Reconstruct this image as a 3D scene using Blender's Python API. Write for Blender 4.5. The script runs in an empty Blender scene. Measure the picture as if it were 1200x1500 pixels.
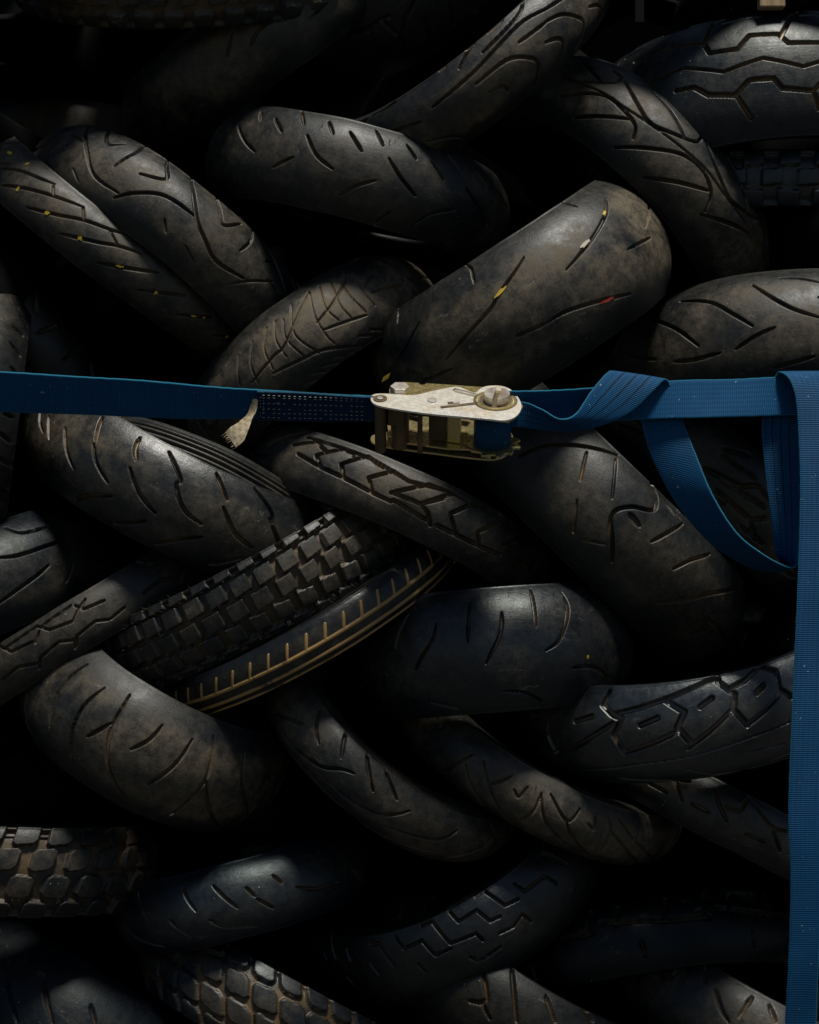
import bpy, bmesh, math, random, json
import numpy as np
from mathutils import Vector, Matrix
sc = bpy.context.scene
C = bpy.context.collection
# ------------------------------------------------------------ camera, sky, sun, exposure
cam_d = bpy.data.cameras.new('camera'); cam = bpy.data.objects.new('camera', cam_d); C.objects.link(cam)
cam.location = (0, -2.4, 0); cam.rotation_euler = (math.radians(90), 0, 0)
cam_d.sensor_fit = 'VERTICAL'; cam_d.angle = 2*math.atan(750/2640); cam_d.clip_start = .05; cam_d.clip_end = 100
sc.camera = cam
SUN_EL, SUN_AZ = 71, 24          # degrees; azimuth measured from straight behind the camera, to its right
w = bpy.data.worlds.new('World'); sc.world = w; w.use_nodes = True
nt = w.node_tree; nt.nodes.clear()
sky = nt.nodes.new('ShaderNodeTexSky'); sky.sky_type = 'NISHITA'; sky.sun_disc = False
sky.sun_elevation = math.radians(SUN_EL); sky.sun_rotation = math.radians(180-SUN_AZ)
bg = nt.nodes.new('ShaderNodeBackground'); bg.inputs[1].default_value = .05
wo = nt.nodes.new('ShaderNodeOutputWorld')
nt.links.new(sky.outputs[0], bg.inputs[0]); nt.links.new(bg.outputs[0], wo.inputs[0])
sd = bpy.data.lights.new('sun', 'SUN'); sun = bpy.data.objects.new('sun', sd); C.objects.link(sun)
sd.energy = 5.0; sd.angle = math.radians(10); sd.color = (1, .93, .82)
e, a = math.radians(SUN_EL), math.radians(SUN_AZ)
sdir = Vector((math.sin(a)*math.cos(e), -math.cos(a)*math.cos(e), math.sin(e)))
sun.rotation_euler = sdir.to_track_quat('Z', 'Y').to_euler()
sc.view_settings.view_transform = 'Standard'; sc.view_settings.look = 'None'
sc.view_settings.exposure = -0.08; sc.view_settings.gamma = 1
sc.render.engine = 'CYCLES'; sc.cycles.max_bounces = 4; sc.cycles.use_denoising = True

# ------------------------------------------------------------ helpers
def tag(o, label=None, cat=None, group=None, kind=None):
    if label: o['label'] = label
    if cat: o['category'] = cat
    if group: o['group'] = group
    if kind: o['kind'] = kind
    return o
def empty(name, loc):
    o = bpy.data.objects.new(name, None); C.objects.link(o); o.location = loc; o.empty_display_size = .05
    return o
def mesh_obj(name, V, Fc, mat, parent=None, smooth=True, attrs=None, uv=None):
    """V (n,3) array, Fc (m,4) int array or list of polygons"""
    me = bpy.data.meshes.new(name)
    if isinstance(Fc, np.ndarray):
        V = np.ascontiguousarray(V, dtype=np.float32); Fc = np.ascontiguousarray(Fc, dtype=np.int32)
        n, k = Fc.shape
        me.vertices.add(len(V)); me.vertices.foreach_set('co', V.ravel())
        me.loops.add(n*k); me.loops.foreach_set('vertex_index', Fc.ravel())
        me.polygons.add(n); me.polygons.foreach_set('loop_start', np.arange(0, n*k, k, dtype=np.int32))
        me.polygons.foreach_set('loop_total', np.full(n, k, dtype=np.int32))
        me.update(calc_edges=True)
    else:
        me.from_pydata([tuple(v) for v in V], [], Fc)
    me.polygons.foreach_set('use_smooth', np.full(len(me.polygons), smooth, dtype=bool))
    for nme, arr in (attrs or {}).items():
        at = me.attributes.new(nme, 'FLOAT', 'POINT'); at.data.foreach_set('value', np.ascontiguousarray(arr, dtype=np.float32))
    if uv is not None:
        ul = me.uv_layers.new(name='UVMap')
        li = np.empty(len(me.loops), dtype=np.int32); me.loops.foreach_get('vertex_index', li)
        ul.data.foreach_set('uv', np.ascontiguousarray(uv[li], dtype=np.float32).ravel())
    me.materials.append(mat)
    o = bpy.data.objects.new(name, me); C.objects.link(o)
    if parent: o.parent = parent
    return o
class NT:
    def __init__(s, name):
        s.m = bpy.data.materials.new(name); s.m.use_nodes = True; s.t = s.m.node_tree
        s.b = s.t.nodes['Principled BSDF']
    def n(s, typ, **k):
        nd = s.t.nodes.new('ShaderNode'+typ)
        for a_, v in k.items():
            if a_.startswith('i_'):
                key = a_[2:]; key = int(key) if key.isdigit() else key.replace('_', ' ')
                if hasattr(v, 'is_output') or isinstance(v, bpy.types.NodeSocket): s.t.links.new(v, nd.inputs[key])
                else: nd.inputs[key].default_value = v
            else: setattr(nd, a_, v)
        return nd
    def math(s, op, a_, b_=0.0, c_=None):
        nd = s.n('Math', operation=op)
        for i, v in enumerate((a_, b_, c_)):
            if v is None: continue
            if isinstance(v, bpy.types.NodeSocket): s.t.links.new(v, nd.inputs[i])
            else: nd.inputs[i].default_value = v
        return nd.outputs[0]
    def ramp(s, v, lo, hi, a_=0.0, b_=1.0):
        nd = s.n('MapRange', interpolation_type='SMOOTHSTEP', i_0=v, i_1=lo, i_2=hi, i_3=a_, i_4=b_); return nd.outputs[0]
    def noise(s, co, scale, detail=4, rough=.55, dist=0.0):
        return s.n('TexNoise', i_Vector=co, i_Scale=scale, i_Detail=detail, i_Roughness=rough, i_Distortion=dist).outputs['Fac']
    def mix(s, f, a_, b_):
        nd = s.n('Mix', data_type='RGBA', blend_type='MIX')
        for k, v in ((0, f), (6, a_), (7, b_)):
            if isinstance(v, bpy.types.NodeSocket): s.t.links.new(v, nd.inputs[k])
            else: nd.inputs[k].default_value = v if k == 0 else (*v, 1)
        return nd.outputs[2]
    def set(s, k, v):
        if isinstance(v, bpy.types.NodeSocket): s.t.links.new(v, s.b.inputs[k])
        else: s.b.inputs[k].default_value = v

def rubber(seed, dust, gdust, rough, tone_shade=1.0, blue=0.0, scuff=.3, spec=1.0, flank=1.0, dirt=(.17, .105, .042), dcol=(.096, .079, .050)):
    m = NT('rubber'); rng = random.Random(seed)
    tc = m.n('TexCoord').outputs['Object']
    mp = m.n('Mapping', i_Vector=tc); mp.inputs['Location'].default_value = [rng.uniform(-9, 9) for _ in range(3)]
    co = mp.outputs[0]
    n1 = m.noise(co, 11, 5, .62, .4); n2 = m.noise(co, 75, 6, .7); n3 = m.noise(co, 480, 3, .7)
    st = m.n('Mapping', i_Vector=co); st.inputs['Scale'].default_value = (1, .12, 1); st.inputs['Rotation'].default_value = (0, 0, rng.uniform(-.5, .5))
    n4 = m.noise(st.outputs[0], 260, 3, .6)
    crown = m.n('Attribute', attribute_name='crown').outputs['Fac']
    groove = m.n('Attribute', attribute_name='groove').outputs['Fac']
    mask = m.math('MULTIPLY', m.ramp(n1, .32, .62), m.ramp(m.math('ADD', m.math('MULTIPLY', n2, .62), m.math('MULTIPLY', n3, .38)), .34, .66, .25, 1.25))
    mask = m.math('MULTIPLY', mask, m.ramp(m.math('ADD', crown, m.math('MULTIPLY', m.math('SUBTRACT', n1, .5), .55)), .30, .58, 1-.88*flank, 1.0))
    mask = m.math('ADD', mask, m.math('MULTIPLY', m.ramp(n4, .60, .72), .18))
    mask = m.math('MULTIPLY', mask, dust)
    c1 = (.0045*tone_shade*(1-blue*.6), .0060*tone_shade, .0070*tone_shade*(1+blue*1.2)); c2 = (.0125*tone_shade*(1-blue*.6), .0138*tone_shade, .0140*tone_shade*(1+blue*1.2))  # rubber tone; low values also paint falloff and gap shade into the colour
    base = m.mix(m.ramp(m.math('ADD', m.math('MULTIPLY', n2, .6), m.math('MULTIPLY', n3, .4)), .38, .62), c1, c2)
    col = m.mix(mask, base, dcol)
    sm = m.math('MULTIPLY', m.ramp(m.noise(st.outputs[0], 75, 6, .75), .56, .66), m.math('MULTIPLY', m.ramp(m.noise(co, 17, 3), .52, .66), scuff))
    sm = m.math('MULTIPLY', sm, m.ramp(m.noise(co, 330, 3, .7), .40, .60))
    col = m.mix(sm, col, (.17, .16, .145))
    gm = m.math('MULTIPLY', m.math('MULTIPLY', groove, m.ramp(n1, .36, .60)), gdust)
    col = m.mix(gm, col, tuple(dirt))
    vo = m.n('TexVoronoi', i_Vector=co, i_Scale=85.0, i_Randomness=1.0)
    sp = m.math('MULTIPLY', m.math('LESS_THAN', vo.outputs['Distance'], m.math('MULTIPLY', vo.outputs['Color'], .075)), m.math('GREATER_THAN', m.noise(co, 23, 2), .57))
    col = m.mix(sp, col, (.33, .31, .27))
    m.set('Base Color', col)
    m.set('Roughness', m.math('ADD', m.math('MULTIPLY', mask, .35), m.ramp(n2, .2, .8, rough-.07, rough+.09)))
    m.set('Specular IOR Level', (.36+.14*blue)*spec); m.b.inputs['Specular Tint'].default_value = (.92-.2*blue, .97, 1, 1)
    h = m.math('ADD', m.math('MULTIPLY', n3, .35), m.math('ADD', m.math('MULTIPLY', n2, .9), m.math('MULTIPLY', n4, .35)))
    bp = m.n('Bump', i_Height=h); bp.inputs['Strength'].default_value = .55; bp.inputs['Distance'].default_value = .0011
    m.t.links.new(bp.outputs[0], m.b.inputs['Normal'])
    return m.m

# ------------------------------------------------------------ tyres
def smooth(x): x = np.clip(x, 0, 1); return x*x*(3-2*x)
def curve(P, k=5):
    P = np.array(P, float); n = len(P)
    if n < 3: return P
    out = []
    for i in range(n-1):
        p0, p1, p2, p3 = P[max(i-1, 0)], P[i], P[i+1], P[min(i+2, n-1)]
        for t in np.linspace(0, 1, k, endpoint=False):
            out.append(.5*((2*p1)+(-p0+p2)*t+(2*p0-5*p1+4*p2-p3)*t*t+(-p0+3*p1-3*p2+p3)*t**3))
    return np.array(out+[P[-1]])
def seg_dist(S, Vv, pts, w0, w1):
    """normalised groove depth of a polyline whose width tapers from w0 (middle) at its ends"""
    out = np.zeros(S.shape, dtype=np.float32)
    P = np.array(pts); m = w0+.004
    bb = (S > P[:, 0].min()-m) & (S < P[:, 0].max()+m) & (Vv > P[:, 1].min()-m) & (Vv < P[:, 1].max()+m)
    if not bb.any(): return out
    s, v = S[bb], Vv[bb]; L = np.r_[0, np.cumsum(np.hypot(*np.diff(P, axis=0).T))]; tot = L[-1]+1e-9
    best = np.zeros(s.shape)
    for i in range(len(P)-1):
        a_, b_ = P[i], P[i+1]; d = b_-a_; q = d@d+1e-12
        t = np.clip(((s-a_[0])*d[0]+(v-a_[1])*d[1])/q, 0, 1)
        dist = np.hypot(s-a_[0]-t*d[0], v-a_[1]-t*d[1]); pos = (L[i]+t*(L[i+1]-L[i]))/tot
        hw = .5*(w0*w1+(w0-w0*w1)*np.clip(np.minimum(pos, 1-pos)*5, 0, 1))
        best = np.maximum(best, 1-smooth((dist-hw+.0004)/.0014))
    out[bb] = best
    return out
def arc_table(W, R, h, n=400):
    b0 = math.radians(58); b = np.linspace(-b0, b0, n)
    x = W/2*np.sin(b)/math.sin(b0); r = R-h*(1-np.cos(b))/(1-math.cos(b0))
    L = np.r_[0, np.cumsum(np.hypot(np.diff(x), np.diff(r)))]; L -= L[-1]/2
    nx, nr = np.gradient(r), -np.gradient(x); k = np.hypot(nx, nr)
    return L, x, r, -nx/k, -nr/k
def knobs(S, Vv, K, R):
    """block tread: 1 on a block, 0 between blocks"""
    f = np.zeros(S.shape)
    circ = 2*math.pi*R
    for v0, hv, hs, pitch, off, skew, cham in K:
        n = max(1, round(circ/pitch)); pt = circ/n
        ss = (S-off-skew*(Vv-v0)+circ*3) % pt-pt/2
        e_ = .0011
        hh = np.sin(np.floor((S-off-skew*(Vv-v0)+circ*3)/pt)*12.9898+v0*781)*.5      # every block a little different
        ss = ss+hh*.0016; tv = Vv-v0+hh*.0014-ss*.10*np.sign(v0+1e-6)
        ch = (cham+hh*.15-np.abs(ss)/hs-np.abs(tv)/hv)*hs
        f = np.maximum(f, smooth((hs*(1+hh*.10)-np.abs(ss))/e_+.5)*smooth((hv-np.abs(tv))/e_+.5)*smooth(ch/e_+.5)*(1-.06*np.abs(hh)))
    return f
def make_tyre(T):
    W, R, h = T['W'], T['R'], T['h']
    Cn, n, t, ax = [Vector(T[k]) for k in ('C', 'n', 't', 'a')]
    root = empty(T.get('name', 'motorcycle_tyre'), (0, 0, 0))
    M = Matrix((n, t, ax)).transposed().to_4x4(); M.translation = Cn
    root.matrix_world = M
    tag(root, T['label'], 'tyre', T['group'])
    mat = rubber(T['seed'], T['dust'], T['gdust'], T['rough'], T['tone_shade'], T['blue'], T['scuff'], T['spec'], T['flank'], T['dirt'])
    res = T['res']
    L, X, Rr, NX, NR = arc_table(W, R, h)
    nv = int((L[-1]-L[0])/res)+1; v = np.linspace(L[0], L[-1], nv)
    du = res/R; U0, U1 = T['u0'], T['u1']
    nd = int((U1-U0)/du); ud = np.linspace(U0, U1, nd+1)
    uc = np.linspace(U1, U0+2*math.pi, max(24, int((2*math.pi-(U1-U0))/(du*7))))[1:-1]
    u = np.r_[ud, uc]; nu = len(u)
    S, VV = np.meshgrid(u*R, v, indexing='ij')
    circ = 2*math.pi*R
    g = np.zeros(S.shape, dtype=np.float32); disp = np.zeros(S.shape); up = np.zeros(S.shape)
    per = T.get('period'); 
    for (w0, dep, tp, sym, pts) in T['grooves']:
        smin = min(p[0] for p in pts); smax = max(p[0] for p in pts)
        shifts = [0]
        if smax-smin > .9*circ: shifts = [0]
        elif per:
            k = max(1, round(circ/per)); pr = circ/k
            shifts = [i*pr for i in range(-k, k+1)]
        for sh in shifts:
            for cc in (0,):
                q = [(p[0]+sh, p[1]) for p in (curve(pts) if T['curved'] else pts)]
                if max(a_[0] for a_ in q) < u[0]*R-.01 or min(a_[0] for a_ in q) > u[-1]*R+.01: continue
                gg = seg_dist(S, VV, q, w0, tp)
                if dep > 0: disp = np.maximum(disp, gg*dep)
                else: up = np.maximum(up, -gg*dep)
                g = np.maximum(g, gg)
    if T.get('knobs'):
        f = knobs(S, VV, T['knobs'], R); dk = (1-f)*T['kdepth']
        disp = np.maximum(disp, dk); g = np.maximum(g, 1-f)
    rng = np.random.RandomState(T['seed']); wob = np.zeros(S.shape)
    for _ in range(7):
        kx, ky, ph = rng.uniform(8, 60), rng.uniform(-50, 50), rng.uniform(0, 6.28)
        wob += np.sin(S*kx+VV*ky+ph)*.00016
    x0 = np.interp(v, L, X); r0 = np.interp(v, L, Rr); nx = np.interp(v, L, NX); nr = np.interp(v, L, NR)
    edge = np.clip((L[-1]-np.abs(v))/.004, 0, 1)      # grooves fade out at the tread edge
    sgn = np.where(nr < 0, -1, 1); nx, nr = nx*sgn, nr*sgn
    ridge = .0009*np.clip(1-(L[-1]-np.abs(v))/.0028, 0, 1)
    dd = disp*(.25+.75*edge)[None, :]*(1 if T.get('knobs') else 1.45)-wob-ridge[None, :]-up
    x = x0[None]-dd*nx[None]; r = r0[None]-dd*nr[None]
    # skirt rows tucked in under each tread edge
    x = np.concatenate([x[:, :1]*.965, x, x[:, -1:]*.965], 1); r = np.concatenate([r[:, :1]-.003, r, r[:, -1:]-.003], 1)
    g2 = np.concatenate([g[:, :1]*0, g, g[:, :1]*0], 1)
    cr = np.concatenate([[0], 1-np.abs(v)/L[-1], [0]])[None].repeat(nu, 0)
    m_ = nv+2
    cu, su = np.cos(u)[:, None], np.sin(u)[:, None]
    V = np.stack([r*cu, r*su, x], -1).reshape(-1, 3)
    i, j = np.meshgrid(np.arange(nu), np.arange(m_-1), indexing='ij')
    i2 = (i+1) % nu
    Fc = np.stack([i*m_+j, i2*m_+j, i2*m_+j+1, i*m_+j+1], -1).reshape(-1, 4)
    mesh_obj('tread', V, Fc, mat, root, attrs={'groove': g2.ravel(), 'crown': cr.ravel()})
    for (s_, v_, ln, wd_, an, col_) in T.get('marks', []):
        mm = NT('paint'); mm.set('Base Color', (*col_, 1)); mm.set('Roughness', .6)
        q = np.linspace(0, 2*math.pi, 15)[:-1]; rr = rng.uniform(.6, 1.15, 14); pp = []
        for dep_ in (-.0008, .0012):
            for k_ in range(14):
                a_, b_ = ln*math.cos(q[k_])*rr[k_], wd_*math.sin(q[k_])*rr[k_]
                s2, v2 = s_+a_*math.cos(an)-b_*math.sin(an), v_+a_*math.sin(an)+b_*math.cos(an)
                rad = np.interp(v2, v, r0)-dep_*1; pp.append((rad*math.cos(s2/R), rad*math.sin(s2/R), np.interp(v2, v, x0)))
        fc = [tuple(range(14)), tuple(range(27, 13, -1))]+[(k_, 14+k_, 14+(k_+1) % 14, (k_+1) % 14) for k_ in range(14)]
        mesh_obj('paint_mark', pp, fc, mm.m, root, smooth=False)
    hr = T.get('hair')
    if hr:
        hv, hf = [], []
        for _ in range(hr[0]):
            s2 = rng.uniform(u[0]*R*.8, u[nd]*R*.8); v2 = rng.choice(hr[1])+rng.uniform(-.002, .002); ln = rng.uniform(.003, .008); q0 = rng.uniform(-.003, .003, 3)
            rad = np.interp(v2, v, r0); b_ = np.array([rad*math.cos(s2/R), rad*math.sin(s2/R), np.interp(v2, v, x0)]); nn_ = np.array([math.cos(s2/R)*np.interp(v2, v, nr), math.sin(s2/R)*np.interp(v2, v, nr), np.interp(v2, v, nx)])
            t_ = b_+nn_*ln+q0; e1 = np.cross(nn_, q0+1e-4); e1 /= np.linalg.norm(e1); e2 = np.cross(nn_, e1); k0 = len(hv)
            for P_, rr_ in ((b_-nn_*.002, .00055), (t_, .00025)):
                for k_ in range(5): hv.append(P_+rr_*(math.cos(k_*1.257)*e1+math.sin(k_*1.257)*e2))
            hf += [(k0+k_, k0+(k_+1) % 5, k0+5+(k_+1) % 5, k0+5+k_) for k_ in range(5)]
        hh = mesh_obj('rubber_whiskers', hv, hf, mat, root, attrs={'groove': np.zeros(len(hv)), 'crown': np.ones(len(hv))}); hh['kind'] = 'stuff'
    # sidewalls: curved outer skin, rounded bead, inner liner, lettering-free rings
    rb = min(.67*R, R-h-.01); us = np.linspace(0, 2*math.pi, 145)[:-1]
    for sg in (1, -1):
        p0 = np.array([W/2*.985, R-h-.0012]); p1 = np.array([W/2*.97, (R-h)*.45+rb*.55]); p2 = np.array([W/2*.66, rb])
        prof = [tuple((1-k)**2*p0+2*k*(1-k)*p1+k*k*p2) for k in np.linspace(0, 1, 26)]
        hh = (R-h)-rb
        prof = [(px+(.0013 if (.16 < k < .2 or .80 < k < .86) else 0), pr) for (px, pr), k in zip(prof, np.linspace(0, 1, 26))]
        bead = [(W/2*.66-.003, rb-.004), (W/2*.66-.009, rb-.003), (W/2*.66-.011, rb+.004)]
        inner = [(W/2*.66-.009+(W/2-W*.36)*q, rb+(R-h-rb)*q) for q in (.35, .7, 1)]
        crown_in = [(W/2*.93*math.sin(b)/math.sin(1.3)-(.006*math.sin(b)), R-.011-h*(1-math.cos(b))/(1-math.cos(1.396))) for b in (1.25, .95, .6, .3, 0)]
        P = np.array(prof+bead+inner+crown_in); P[:, 0] *= sg; k = len(P)
        cu, su = np.cos(us)[:, None], np.sin(us)[:, None]
        V = np.stack([P[None, :, 1]*cu, P[None, :, 1]*su, P[None, :, 0].repeat(len(us), 0)], -1).reshape(-1, 3)
        i, j = np.meshgrid(np.arange(len(us)), np.arange(k-1), indexing='ij'); i2 = (i+1) % len(us)
        Fc = np.stack([i*k+j, i*k+j+1, i2*k+j+1, i2*k+j], -1).reshape(-1, 4)
        if sg < 0: Fc = Fc[:, ::-1]
        z = np.zeros(len(V))
        mesh_obj('sidewall', V, Fc, mat, root, attrs={'groove': z, 'crown': z+.15})
    return root

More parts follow.
